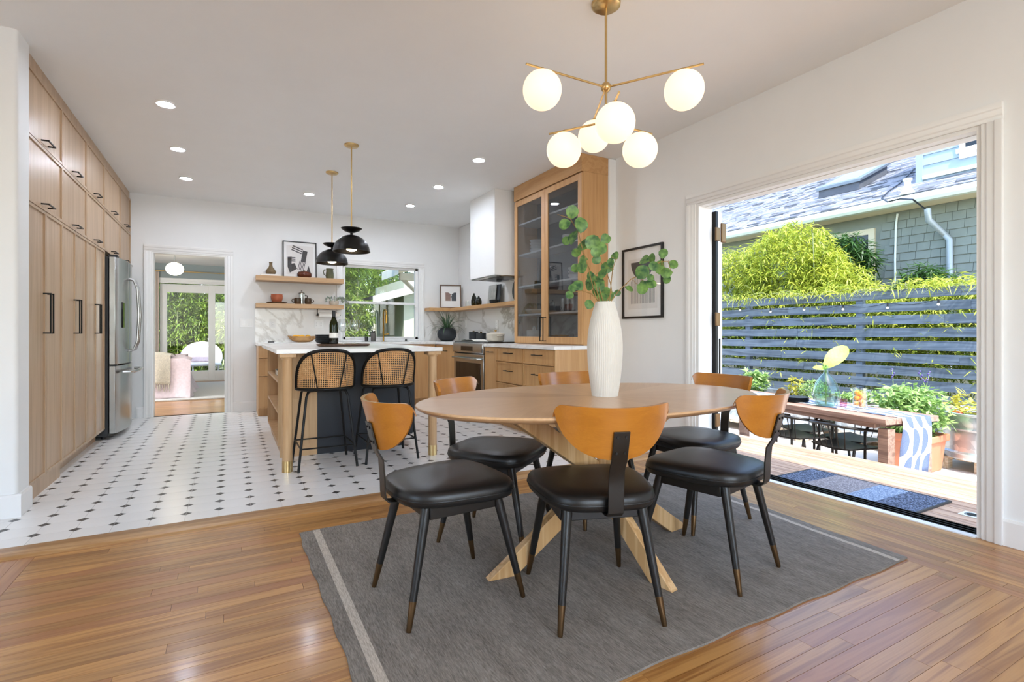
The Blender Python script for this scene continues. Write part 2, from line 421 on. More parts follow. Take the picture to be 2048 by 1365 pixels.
for cx, cy, i in order:
    ok = vis(cx, cy)
    if cy-HD > YT1+.001 and cy < YB:
        if ok and nd < 300:
            o = bpy.data.objects.new('dot_tile', dm2 if i % 2 else dm); COL.objects.link(o); o.parent = ktf; o.location = (cx, cy, 0); nd += 1
        elif -1.3 < cx < XK or cy < 3.9: dgr.prism([(cx-d0, cy), (cx, cy-d0), (cx+d0, cy), (cx, cy+d0)], -.002, 0)
    elif cy+HD > YT1: dgr.prism(clipoly([(cx-d0, cy), (cx, cy-d0), (cx+d0, cy), (cx, cy+d0)], YT1+.001), -.002, 0)
    ox, oy = cx+P_/2, cy+P_/2
    if oy+P_/2 < YT1 or oy > YB+.1 or ox > XK: continue
    if oy-P_/2 < YT1: og2.prism(clipoly(octv(ox, oy), YT1+.001), -.002, 0)
    elif vis(ox, oy) and no < 300:
        o = bpy.data.objects.new('octagon_tile', om); COL.objects.link(o); o.parent = ktf; o.location = (ox, oy, 0); no += 1
    elif -1.3 < ox or oy < 3.9: og2.prism(octv(ox, oy), -.002, 0)
tag(og2.build('octagon_tile_field', 'tile_white', ktf, local=True), kind='stuff'); tag(dgr.build('dot_tile_field', 'tile_black', ktf, local=True), kind='stuff')
# ---- ceiling and walls
struct('ceiling', B(-3.5, XR+.15, -3.0, YB+.12, CZ, CZ+.2), 'ceiling')
T = .12
DX0, DX1, DZ = -.86, -.06, 2.065          # doorway to the bedroom
WX0, WX1, WZ0, WZ1 = 1.43, 2.58, .955, 2.06   # kitchen window
wb = G()
wb.box(-3.5, DX0, YB, YB+T, 0, CZ).box(DX0, DX1, YB, YB+T, DZ, CZ).box(DX1, WX0, YB, YB+T, 0, CZ).box(WX0, WX1, YB, YB+T, 0, WZ0).box(WX0, WX1, YB, YB+T, WZ1, CZ).box(WX1, XK+.2, YB, YB+T, 0, CZ)
struct('wall_back', wb, 'wall')
OY0, OY1, OZ = 1.13, 2.95, 2.10           # opening to the deck
wr = G()
wr.box(XR, XR+.14, -3.0, OY0, -.5, CZ).box(XR, XR+.14, OY1, 3.95, -.5, CZ).box(XR, XR+.14, OY0, OY1, OZ, CZ).box(XR, XR+.14, OY0, OY1, -.5, -.03)
struct('wall_right', wr, 'wall')
struct('wall_kitchen_right', B(XK, XR+.14, 3.95, YB+.12, -.5, CZ), 'wall', bevel=.018, seg=4)
rc = [(-1.062-.022*(1-math.cos(a)), 3.90+.022*(1-math.sin(a))) for a in [PI/2*k/6 for k in range(7)]]
struct('wall_pier', G().prism([(-3.5, 3.90)]+rc[::-1]+[(-1.062, 4.085), (-3.5, 4.085)], 0, CZ), 'wall', smooth=40)
struct('wall_left_kitchen', B(-1.9, -1.78, 4.085, YB, 0, CZ), 'wall')
RW = (-1.0, 2.2, .5, 2.66); LW = (-.7, 1.9, .5, 2.62)
g = G(); g.box(-3.5, RW[0], -3.1, -2.98, 0, CZ).box(RW[1], XR, -3.1, -2.98, 0, CZ).box(RW[0], RW[1], -3.1, -2.98, 0, RW[2]).box(RW[0], RW[1], -3.1, -2.98, RW[3], CZ)
struct('wall_rear', g, 'wall')
g = G(); g.box(-3.6, -3.46, -3.1, LW[0], 0, CZ).box(-3.6, -3.46, LW[1], 4.0, 0, CZ).box(-3.6, -3.46, LW[0], LW[1], 0, LW[2]).box(-3.6, -3.46, LW[0], LW[1], LW[3], CZ)
struct('wall_left', g, 'wall')
def casement(name, plane, a0, a1, z0, z1, pos):
    w = thing(name, None, None, (0, 0, 0), kind='structure')
    def bar(p0, p1, q0, q1, nm):
        (B(p0, p1, pos-.03, pos+.03, q0, q1) if plane == 'Y' else B(pos-.03, pos+.03, p0, p1, q0, q1)).build(nm, 'trim', w)
    for p in (a0, (a0+a1)/2-.03, a1-.06): bar(p, p+.06, z0, z1, 'stile')
    bar(a0, a1, z0, z0+.06, 'rail'); bar(a0, a1, z1-.06, z1, 'rail')
    (B(a0, a1, pos-.004, pos+.004, z0, z1) if plane == 'Y' else B(pos-.004, pos+.004, a0, a1, z0, z1)).build('pane', 'pane', w)
casement('window_added_rear', 'Y', RW[0], RW[1], RW[2], RW[3], -3.04); casement('window_added_side', 'X', LW[0], LW[1], LW[2], LW[3], -3.53)  # unseen windows, added to carry the dining room fill lamps
# ---- casings and baseboards (stepped profile)
def casing(name, plane, a0, a1, ztop, pos, w=.085, zb=0, parts=('l', 'r', 't'), sgn=-1, label=None):
    t = thing(name, label, None, (0, 0, 0), kind='structure')
    def piece(nm, p0, p1, q0, q1):
        for d, k in ((.012, 0), (.02, 1), (.026, 2)):
            pass
    def prof(nm, horizontal, e, dirn, lo, hi):
        # e: inner edge, dirn: outward direction of the casing
        steps = [(0, .014), (.018, .014), (.024, .02), (.05, .02), (.056, .026), (w, .026)]
        poly = [(e+dirn*a, pos) for a in (0,)]+[(e+dirn*a, pos+sgn*h) for a, h in steps]+[(e+dirn*w, pos)]
        if not horizontal: g = G().prism(poly, lo, hi, 'XYZ' if plane == 'Y' else 'YXZ')
        else: g = G().prism(poly, lo, hi, 'ZYX' if plane == 'Y' else 'ZXY')
        g.build(nm, 'trim', t, bevel=.002)
    if 'l' in parts: prof('side_casing', False, a0, -1, zb, ztop)
    if 'r' in parts: prof('side_casing', False, a1, 1, zb, ztop)
    if 't' in parts: prof('head_casing', True, ztop, 1, a0-w, a1+w)
    return t
casing('trim_2', 'Y', DX0, DX1, DZ, YB, label='white casing around the bedroom doorway')
# door jamb
t = thing('trim_3', None, None, (0, 0, 0), kind='structure')
B(DX0, DX0+.015, YB-.005, YB+T, 0, DZ).build('jamb', 'trim', t); B(DX1-.015, DX1, YB-.005, YB+T, 0, DZ).build('jamb', 'trim', t); B(DX0+.0155, DX1-.0155, YB-.005, YB+T, DZ-.015, DZ).build('head_jamb', 'trim', t)
casing('trim_4', 'X', OY0, OY1, OZ, XR, w=.085, label='white stepped casing around the deck opening')
t = thing('trim_5', None, None, (0, 0, 0), kind='structure')
B(XR-.004, XR+.16, OY0, OY0+.02, 0, OZ).build('jamb', 'trim', t); B(XR-.004, XR+.16, OY1-.03, OY1, -.03, OZ).build('jamb', 'trim', t); B(XR-.004, XR+.16, OY0+.0205, OY1-.0305, OZ-.022, OZ).build('head_jamb', 'trim', t)
# head track of the folding door
B(XR+.06, XR+.12, OY0+.03, OY1-.04, OZ-.026, OZ-.0225).build('head_track', 'trim', t)
def base(name, plane, a0, a1, pos, sgn, h=.13):
    poly = [(pos, 0), (pos+sgn*.016, 0), (pos+sgn*.016, h-.012), (pos+sgn*.010, h), (pos, h)]
    g = G().prism(poly, a0, a1, 'YZX' if plane == 'Y' else 'XZY'); struct(name, g, 'trim')
base('baseboard_right', 'X', -2.9, OY0-.085, XR, -1); base('baseboard_right_far', 'X', OY1+.085, 3.95, XR, -1)
base('baseboard_back', 'Y', -1.02, DX0-.085, YB, -1); base('baseboard_back_right', 'Y', DX1+.085, .30, YB, -1)
base('baseboard_left', 'Y', -3.4, -1.044, 3.90, -1); base('baseboard_pier', 'X', 3.9005, 4.085, -1.062, 1)
# sill track of the deck opening
t = thing('trim_6', 'dark metal sill track along the deck opening', None, (0, 0, 0), kind='structure')
B(XR-.03, XR+.02, OY0+.02, OY1-.03, -.03, .006).build('inner_sill', 'trim', t)
B(XR+.02, XR+.17, OY0+.02, OY1-.03, -.05, -.004).build('track_base', 'steel_dark', t)
for i in range(4): B(XR+.03+i*.036, XR+.036+i*.036, OY0+.02, OY1-.03, -.004, .004).build('track_rail', 'black_metal', t)
# ---- kitchen window
w = thing('window_1', 'white single hung kitchen window above the sink', None, (0, 0, 0), kind='structure')
y0, y1 = YB+.03, YB+.09
for nm, bx in (('stile', (WX0, WX0+.045, y0, y1, WZ0, WZ1)), ('stile', (WX1-.045, WX1, y0, y1, WZ0, WZ1)), ('rail', (WX0, WX1, y0, y1, WZ0, WZ0+.04)), ('rail', (WX0, WX1, y0, y1, WZ1-.035, WZ1)),
               ('meeting_rail', (WX0+.045, WX1-.045, y0-.01, y1, 1.488, 1.525))):
    B(*bx).build(nm, 'trim', w, bevel=.003)
B(WX0+.045, WX1-.045, y0+.025, y0+.031, WZ0+.04, 1.49).build('pane', 'pane', w); B(WX0+.045, WX1-.045, y0+.045, y0+.051, 1.52, WZ1-.035).build('pane', 'pane', w)
B(WX1-.06, WX1-.03, y0-.022, y0, 1.46, 1.52).build('latch', 'white_plastic', w, bevel=.003)
casing('trim_7', 'Y', WX0, WX1, WZ1, YB, w=.085, zb=.93, label='white casing around the kitchen window')
B(WX0, WX1, YB-.01, YB+.03, WZ0-.02, WZ0).build('stool', 'trim', w)
# ---- recessed ceiling lights
K = 0
def downlight(x, y, label):
    t = thing('recessed_light', label, 'ceiling light', (x, y, CZ-.012), 'recessed ceiling lights')
    G().lathe([(.050, .012), (.066, .012), (.066, .004), (.060, .0), (.050, .004), (.050, .012)], (x, y, CZ-.012), 28).build('trim_ring', 'white_plastic', t, 40)
    G().lathe([(.050, .005), (.050, .009), (.0001, .009)], (x, y, CZ-.012), 28).build('lens', 'led', t)
for x, y, l in ((-.43, 4.62, 'round recessed ceiling light nearest the camera beside the pantry cabinets'), (-.435, 5.69, 'middle recessed ceiling light of the row along the pantry cabinets'),
                (-.44, 6.72, 'recessed ceiling light nearest the bedroom doorway'), (.845, 6.75, 'recessed ceiling light left of the far pendant, above the back shelves'),
                (2.115, 6.70, 'farthest recessed ceiling light on the right, by the back wall'), (2.135, 5.68, 'recessed ceiling light in front of the white range hood'),
                (2.155, 4.61, 'recessed ceiling light in front of the glass door cabinet')): downlight(x, y, l)
# ------------------------------------------------------------------ cabinets
def mp(face, c):
    return {'+X': lambda a, d, z: (c+d, a, z), '-X': lambda a, d, z: (c-d, a, z), '-Y': lambda a, d, z: (a, c-d, z), '+Y': lambda a, d, z: (a, c+d, z)}[face]
def fbox(g, f, a0, a1, d0, d1, z0, z1):
    p = [f(a, d, z) for a in (a0, a1) for d in (d0, d1) for z in (z0, z1)]
    xs = [q[0] for q in p]; ys = [q[1] for q in p]; zs = [q[2] for q in p]
    return g.box(min(xs), max(xs), min(ys), max(ys), min(zs), max(zs))
def pull(parent, f, a, z, ln, horiz, mat='black_metal', off=.034, w=.009):
    g = G()
    if horiz:
        fbox(g, f, a-ln/2, a+ln/2, off, off+w, z-w/2, z+w/2)
        for q in (a-ln/2, a+ln/2-w): fbox(g, f, q, q+w, .0, off, z-w/2, z+w/2)
    else:
        fbox(g, f, a-w/2, a+w/2, off, off+w, z-ln/2, z+ln/2)
        for q in (z-ln/2, z+ln/2-w): fbox(g, f, a-w/2, a+w/2, .0, off, q, q+w)
    return g.build('handle', mat, parent, bevel=.0012, label='black bar handle')
def shaker(parent, name, face, c, a0, a1, z0, z1, mat, fr=.021, h=None):
    f = mp(face, c); e = .0026; g = G()
    fbox(g, f, a0+e, a1-e, -.012, .006, z0+e, z1-e)
    fbox(g, f, a0+e, a0+fr, .006, .0145, z0+e, z1-e); fbox(g, f, a1-fr, a1-e, .006, .0145, z0+e, z1-e)
    fbox(g, f, a0+fr, a1-fr, .006, .0145, z0+e, z0+fr); fbox(g, f, a0+fr, a1-fr, .006, .0145, z1-fr, z1-e)
    o = g.build(name, mat, parent)
    f2 = mp(face, c+(.006 if face[0] == '+' else -.006))
    if h: pull(o, f2, *h)
    return o
cols = [4.088, 4.848, 5.568, 6.28, 7.09, 7.735]
ZT, ZM, ZD, ZB = 2.685, 2.265, 1.85, .105
nm = ['tall oak pantry cabinet beside the white wall end', 'tall oak pantry cabinet in the middle of the pantry row', 'tall oak pantry cabinet next to the refrigerator',
      'oak wall cabinet directly above the refrigerator', 'oak wall cabinet in the corner by the back wall']
for i in range(5):
    a0, a1 = cols[i], cols[i+1]; tall = i < 3; zb = 0 if tall else ZD
    t = thing('pantry_cabinet', nm[i], 'cabinet', (XL-.3, (a0+a1)/2, zb), 'oak pantry wall')
    g = B(-1.72, XL-.013, a0, a1, (.1 if tall else ZD)+.0005, ZT); g.build('body', 'oak_pantry', t)
    if tall:
        B(-1.70, XL-(.001 if i == 0 else .06), a0, a1, 0, .1).build('plinth', 'oak_pantry', t)
    m = (a0+a1)/2
    for z0, z1 in ((ZM, ZT), (ZD, ZM)): shaker(t, 'door', '+X', XL, a0, a1, z0, z1, 'oak_pantry', h=(m, z0+.038, .15, True))
    if tall:
        for b0, b1, s in ((a0, m, 1), (m, a1, -1)): shaker(t, 'door', '+X', XL, b0, b1, ZB, ZD, 'oak_pantry', h=((b1 if s > 0 else b0)-s*.03, 1.175, .27, False))
struct('trim_8', B(-1.72, XL+.002, cols[0], cols[-1], ZT+.002, CZ), 'oak_pantry', label='oak filler strip between the pantry cabinets and the ceiling')
# ------------------------------------------------------------------ refrigerator
t = thing('refrigerator', 'stainless steel french door refrigerator with bottom freezer', 'refrigerator', (-1.4, 6.75, 0))
FY0, FY1 = 6.305, 7.205
B(-1.75, -1.055, FY0, FY1, .03, 1.80).build('body', 'black_plastic', t, bevel=.004)
def fridge_door(name, ya, yb, z0, z1):
    def fx(y): return -.995+.045*(1-((y-(FY0+FY1)/2)/.45)**2)
    n = 12; ys = [ya+(yb-ya)*k/n for k in range(n+1)]
    poly = [(-1.05, ya)]+[(fx(q)-(.006 if k in (0, n) else 0), q) for k, q in enumerate(ys)]+[(-1.05, yb)]
    return G().prism(poly, z0, z1, 'XYZ').build(name, 'steel', t, smooth=35, bevel=.004)
mid = (FY0+FY1)/2
d1 = fridge_door('door', FY0+.003, mid-.002, .735, 1.80); d2 = fridge_door('door', mid+.002, FY1-.003, .735, 1.80); d3 = fridge_door('freezer_drawer', FY0+.003, FY1-.003, .055, .722)
def bow(y, z0, z1): return [(-.945, y, z0), (-.905, y, z0+.012), (-.875, y, z0+.10), (-.862, y, (z0+z1)/2), (-.875, y, z1-.10), (-.905, y, z1-.012), (-.945, y, z1)]
G().tube(bow(mid-.05, .86, 1.62), .013, 10).build('handle', 'steel', d1, 50); G().tube(bow(mid+.05, .86, 1.62), .013, 10).build('handle', 'steel', d2, 50)
G().tube([(-.955, FY0+.1, .655), (-.90, FY0+.105, .655), (-.875, FY0+.18, .655), (-.866, mid, .655), (-.875, FY1-.18, .655), (-.90, FY1-.105, .655), (-.955, FY1-.1, .655)], .015, 10).build('handle', 'steel', d3, 50)
B(-1.06, -.985, FY0+.01, FY0+.10, 1.80, 1.822).build('hinge_cover', 'black_plastic', t, bevel=.004); B(-1.06, -.985, FY1-.10, FY1-.01, 1.80, 1.822).build('hinge_cover', 'black_plastic', t, bevel=.004)
B(-1.05, -.99, FY0+.0, FY0+.07, .722, .735).build('hinge', 'black_plastic', t)
B(-1.04, -.96, FY0+.15, mid-.17, 1.10, 1.36).build('water_dispenser', 'black_glass', d1, bevel=.004)
for yy in (FY0+.05, FY1-.05): G().cyl((-1.1, yy, 0), (-1.1, yy, .04), .02, n=10).build('foot', 'black_plastic', t)
# ------------------------------------------------------------------ back run and right run base cabinets
CT = .925; CB = .89     # counter top / underside
BF = 7.13; RF = 2.645   # front planes
def basecab(name, label, face, c, a0, a1, depth, items, mat, side='', toe=.09, end=None):
    f = mp(face, c); g = G(); fbox(g, f, a0, a1, -depth, -.013, .1, CB); p = f((a0+a1)/2, -depth/2, 0)
    t = thing(name, label, 'cabinet', (p[0], p[1], 0), 'oak base cabinets')
    g.build('body', mat, t); g = G(); fbox(g, f, a0, a1, -depth, -.07, 0, .1); g.build('toe_kick', mat, t)
    for nmx, b0, b1, z0, z1, h in items: shaker(t, nmx, face, c, b0, b1, z0, z1, mat, .014, h)
    return t
dz = [(.105, .50), (.505, .73), (.735, .885)]
def drawers(a0, a1, n=3): 
    m = (a0+a1)/2
    return [('drawer', a0, a1, z0, z1, (m, z1-.06 if z1-z0 > .3 else (z0+z1)/2+.02, .15, True)) for z0, z1 in dz]
basecab('base_cabinet', 'oak drawer base cabinet under the left end of the back counter', '-Y', BF, .30, 1.10, .61, drawers(.30, 1.10), 'oak_v')
basecab('base_cabinet', 'oak base cabinet hidden behind the island under the window', '-Y', BF, 1.105, 1.60, .61, drawers(1.105, 1.60), 'oak_v')
basecab('base_cabinet', 'oak two door base cabinet below the sink', '-Y', BF, 1.605, 2.215, .61, [('door', 1.605, 1.91, .105, .885, (1.88, .75, .15, False)), ('door', 1.91, 2.215, .105, .885, (1.94, .75, .15, False))], 'oak_v')
basecab('base_cabinet', 'oak corner base cabinet left of the range on the back run', '-Y', BF, 2.22, RF-.02, .61, [('door', 2.22, RF-.02, .105, .885, (2.45, .80, .13, True))], 'oak_v')
basecab('base_cabinet', 'oak base cabinet between the corner and the range', '-X', RF, 6.39, BF-.02, .60, [('door', 6.39, BF-.02, .105, .885, (6.74, .80, .13, True))], 'oak_v')
RY0, RY1 = 5.47, 6.385
basecab('base_cabinet', 'narrow oak pull out base cabinet right beside the range', '-X', RF, 5.17, RY0-.004, .60, [('door', 5.17, RY0-.004, .105, .885, (5.31, .83, .12, True))], 'oak_v')
basecab('base_cabinet', 'oak drawer base cabinet in the middle below the glass door cabinet', '-X', RF, 4.565, 5.166, .60, drawers(4.565, 5.166), 'oak_v')
t = basecab('base_cabinet', 'oak drawer base cabinet with plain end panel next to the dining wall', '-X', RF, 3.985, 4.56, .60, drawers(3.985, 4.56), 'oak_v')
B(RF-.012, XK-.001, 3.965, 3.984, 0, CB).build('end_panel', 'oak_v', t)
# counters
g = G().prism([(.285, BF-.03), (RF-.03, BF-.03), (RF-.03, RY1+.002), (XK-.001, RY1+.002), (XK-.001, YB-.001), (.285, YB-.001)], CB, CT); g.build('worktop', 'quartz', label='white marbled L shaped worktop under the kitchen window', cat='worktop', bevel=.002)
B(RF-.03, XK-.001, 3.952, RY0-.002, CB, CT).build('worktop', 'quartz', label='white marbled worktop under the glass door cabinet', cat='worktop', bevel=.002)
# backsplash
struct('wall_backsplash', B(.283, WX0-.088, YB-.012, YB-.0005, CT, 1.388), 'splash'); struct('wall_backsplash_corner', B(WX1+.088, XK-.013, YB-.012, YB-.0005, CT, 1.395), 'splash'); struct('wall_backsplash_right', B(XK-.012, XK-.0005, 5.32, YB-.012, CT, 1.395), 'splash')
# ------------------------------------------------------------------ range
t = thing('range', 'stainless slide in range with black glass oven door', 'range', (2.95, (RY0+RY1)/2, 0))
B(RF+.01, XK-.02, RY0+.003, RY1-.003, .06, .905).build('body', 'black_plastic', t, bevel=.003)
B(RF-.02, XK-.015, RY0+.001, RY1-.001, .905, .94).build('cooktop', 'black_glass', t, bevel=.003)
B(RF-.045, RF+.01, RY0+.003, RY1-.003, .80, .93).build('control_panel', 'steel', t, bevel=.012)
B(RF-.047, RF-.044, RY0+.28, RY1-.28, .825, .885).build('display', 'black_glass', t)
d = B(RF-.03, RF+.01, RY0+.006, RY1-.006, .26, .79).build('oven_door', 'steel', t, bevel=.006)
B(RF-.034, RF-.028, RY0+.08, RY1-.08, .33, .68).build('window', 'black_glass', d, bevel=.002)
G().tube([(RF-.03, RY0+.06, .735), (RF-.075, RY0+.065, .735), (RF-.075, RY1-.065, .735), (RF-.03, RY1-.06, .735)], .012, 10).build('handle', 'steel', d, 50)
d = B(RF-.028, RF+.01, RY0+.006, RY1-.006, .09, .25).build('warming_drawer', 'steel', t, bevel=.005)
G().tube([(RF-.03, RY0+.06, .215), (RF-.07, RY0+.065, .215), (RF-.07, RY1-.065, .215), (RF-.03, RY1-.06, .215)], .010, 10).build('handle', 'steel', d, 50)
for yy in (RY0+.05, RY1-.05): G().cyl((RF+.05, yy, 0), (RF+.05, yy, .06), .02, n=10).build('foot', 'black_plastic', t)
for x, yy, r in ((2.82, 5.70, .10), (2.82, 6.16, .085), (3.08, 5.70, .08), (3.08, 6.16, .10)): G().lathe([(r, .9402), (r+.003, .9402), (r+.003, .9408), (r, .9408), (r, .9402)], (x, yy, 0), 28).build('burner_ring', 'steel_dark', t)
# ------------------------------------------------------------------ hood
t = thing('range_hood', 'white boxed range hood reaching the ceiling with steel underside', 'range hood', (3.0, 5.78, 1.735))
HX, HY0, HY1 = 2.745, 5.43, 6.14
B(HX, XK-.001, HY0, HY1, 1.745, CZ-.001).build('chimney_box', 'wall', t, bevel=.004)
B(HX+.012, XK-.02, HY0+.012, HY1-.012, 1.735, 1.746).build('steel_insert', 'steel', t)
for k in range(2): B(HX+.10, XK-.12, HY0+.07+k*.30, HY0+.34+k*.30, 1.731, 1.736).build('filter', 'steel_dark', t)
# ------------------------------------------------------------------ glass door cabinet (hutch)
t = thing('glass_cabinet', 'tall oak cabinet with two smoked glass doors on the worktop', 'cabinet', (3.1, 4.63, CT))
UX, UY0, UY1 = 2.94, 3.972, 5.30; zt = 2.60
B(UX+.022, XK-.001, UY0, UY0+.02, CT+.001, zt).build('side_panel', 'oak_v', t); B(UX+.022, XK-.001, UY1-.02, UY1, CT+.001, zt).build('side_panel', 'oak_v', t)
B(XK-.012, XK-.001, UY0+.02, UY1-.02, CT+.001, zt).build('back_panel', 'skylight_grey', t); B(UX+.022, XK-.001, UY0+.02, UY1-.02, CT+.001, CT+.02).build('bottom_panel', 'oak_y', t)
B(UX-.004, XK-.001, UY0-.004, UY1+.004, zt, CZ-.001).build('crown_panel', 'oak_y', t, bevel=.002)
hs = [1.25, 1.58, 1.95, 2.31]
for z in hs: B(UX+.04, XK-.013, UY0+.021, UY1-.021, z, z+.018).build('shelf', 'white_plastic', t)
ym = (UY0+UY1)/2
for b0, b1, s in ((UY0+.001, ym-.001, 1), (ym+.001, UY1-.001, -1)):
    z0, z1 = CT+.012, zt-.012; w_ = .062; g = G()
    g.box(UX, UX+.021, b0, b0+w_, z0, z1).box(UX, UX+.021, b1-w_, b1, z0, z1).box(UX, UX+.021, b0+w_, b1-w_, z0, z0+w_+.01).box(UX, UX+.021, b0+w_, b1-w_, z1-w_, z1)
    d = g.build('door', 'oak_v', t, bevel=.0015)
    B(UX+.008, UX+.013, b0+w_, b1-w_, z0+w_+.01, z1-w_).build('pane', 'hutch_glass', d)
    pull(d, mp('-X', UX), (b1 if s > 0 else b0)-s*.03, 1.09, .26, False)
    hy = b0+.012 if s > 0 else b1-.012
    for z in (1.18, 1.76, 2.35): B(UX+.02, UX+.05, hy-.012+s*.03, hy+.012+s*.03, z-.02, z+.02).build('hinge', 'steel', d)
# ------------------------------------------------------------------ floating shelves
SY = 7.50
for z0, z1, l in ((1.748, 1.815, 'upper oak floating shelf left of the kitchen window'), (1.388, 1.447, 'lower oak floating shelf left of the kitchen window')):
    B(.287, 1.40, SY, YB-.001, z0, z1).build('floating_shelf', 'oak_x', label=l, cat='shelf', bevel=.002)
G().prism([(2.68, YB-.001), (2.68, SY+.03), (3.03, SY+.03), (3.03, 5.32), (XK-.001, 5.32), (XK-.001, YB-.001)], 1.395, 1.445).build('floating_shelf', 'oak_y', label='L shaped oak floating shelf around the corner beside the hood', cat='shelf', bevel=.002)
# ------------------------------------------------------------------ outlets and switches
def plate(name, label, face, c, a, z, w, h, kind, grp):
    f = mp(face, c); p = f(a, 0, z-h/2); t = thing(name, label, 'outlet' if kind == 'outlet' else 'light switch', p, grp)
    g = G(); fbox(g, f, a-w/2, a+w/2, 0, .006, z-h/2, z+h/2); g.build('cover_plate', 'white_plastic', t, bevel=.0015)
    n = max(1, round(w/.06))
    for k in range(n):
        q = a-w/2+w*(k+.5)/n; g = G(); fbox(g, f, q-.0165, q+.0165, .006, .0085, z-.033, z+.033)
        r = g.build('rocker' if kind != 'outlet' else 'socket', 'white_plastic', t, bevel=.001)
        if kind == 'outlet':
            for zz in (-.016, .016):
                g = G(); fbox(g, f, q-.006, q-.004, .0084, .0087, z+zz-.005, z+zz+.005); fbox(g, f, q+.004, q+.006, .0084, .0087, z+zz-.005, z+zz+.005); g.build('slot', 'black_plastic', r)
plate('light_switch', 'white triple switch plate on the wall right of the bedroom doorway', '-Y', YB, .18, 1.18, .15, .115, 'switch', None)
plate('wall_outlet', 'white outlet on the marble left of the black bowls', '-Y', YB-.012, .50, 1.18, .075, .117, 'outlet', None)
plate('wall_outlet', 'white double outlet plate on the marble behind the wine bottle', '-Y', YB-.012, 1.10, 1.177, .12, .117, 'outlet', None)
plate('wall_outlet', 'white outlet on the marble right of the spiky plant', '-X', XK-.012, 7.42, 1.19, .075, .117, 'outlet', None)
plate('wall_outlet', 'white outlet on the marble above the black canisters', '-X', XK-.012, 6.35, 1.17, .075, .117, 'outlet', None)
# ------------------------------------------------------------------ island
t = thing('kitchen_island', 'kitchen island with oak bookshelf end and black front panel', 'island', (.95, 5.2, 0))
IX0, IX1, IY0, IY1 = .345, 1.50, 4.68, 6.06; IZ = .893
B(IX0, .652, IY0, IY0+.045, .10, IZ).build('oak_end_panel', 'oak_island', t); B(.36, .652, IY0+.001, IY0+.03, 0, .10).build('oak_foot_panel', 'oak_island', t)
B(IX0, .652, IY1-.03, IY1, .10, IZ).build('oak_back_panel', 'oak_island', t); B(.63, .651, IY0+.045, IY1-.03, .1, IZ).build('shelf_back', 'oak_island', t)
for z in (.10, .365, .625): B(IX0, .63, IY0+.045, IY1-.03, z, z+.02).build('shelf', 'oak_island', t, bevel=.001)
B(.375, .645, IY0+.03, IY1, 0, .10).build('toe_kick', 'oak_island', t)
g = G().prism([(.653, 0), (IX1-.08, 0), (IX1-.08, .10), (IX1, .10), (IX1, IZ), (.653, IZ)], IY0, IY0+.02, 'XZY'); g.build('front_panel', 'black_paint', t)
B(.653, IX1-.08, IY0+.02, IY1, 0, .10).build('plinth', 'black_paint', t); B(.653, IX1, IY0+.02, IY1, .10, IZ).build('body', 'black_paint', t)
for k in range(3):
    a0 = IY0+.02+k*.453; shaker(t, 'door', '+X', IX1+.013, a0, a0+.453, .105, .88, 'black_paint', .05, h=(a0+.226, .80, .15, True))
for lx, lw in ((.372, .30), (1.522, .30)):
    l = G().lathe([(.036, .085), (.036, .855)], (lx, 4.195, 0), 28).build('leg', 'oak_island', t, 40)
    B(lx-.058, lx+.058, 4.137, 4.253, .862, IZ).build('leg_cap', 'oak_island', l, bevel=.004)
    G().lathe([(.036, .845), (.044, .855), (.046, .862)], (lx, 4.195, 0), 28).build('collar', 'oak_island', l, 40)
    G().lathe([(.0375, 0), (.0375, .085)], (lx, 4.195, 0), 28).build('brass_cap', 'brass', l, 40, label='brass foot cap')
B(.34, 1.55, 4.17, 4.215, .82, IZ).build('apron', 'oak_island', t) if False else None
B(.29, 1.578, 4.10, 6.12, IZ, CT).build('worktop', 'quartz', label='white marbled island worktop with seating overhang', cat='worktop', bevel=.002)
# ------------------------------------------------------------------ dining chairs
def ribbon(path, w, th):
    # flat strap along a path in the YZ plane, width along X
    g = G(); n = len(path); pts = [Vector((0, p[0], p[1])) for p in path]; L = []; R = []
    for i in range(n):
        t = (pts[min(i+1, n-1)]-pts[max(i-1, 0)]).normalized(); nn = Vector((0, -t.z, t.y))
        L.append(pts[i]+nn*th/2); R.append(pts[i]-nn*th/2)
    poly = [(p.y, p.z) for p in L]+[(p.y, p.z) for p in reversed(R)]
    vs = [(x, a, b) for x in (-w/2, w/2) for a, b in poly]; m = len(poly)
    fs = [(i, (i+1) % m, m+(i+1) % m, m+i) for i in range(m)]
    for i in range(n-1): fs += [(i+1, i, m-1-i, m-2-i), (m+i, m+i+1, m+m-2-i, m+m-1-i)]
    return g.add(vs, fs)
def seat_outline(n=64, hw=.225, hd=.215):
    o = []
    for k in range(n):
        a = 2*PI*k/n; c, s = math.cos(a), math.sin(a)
        x = math.copysign(abs(c)**.45, c); y = math.copysign(abs(s)**.55, s)
        o.append((x*hw*(1+.10*y)*(1-.04*(y < 0)*abs(y)), y*hd*(1+.05*(1-x*x))))
    return o
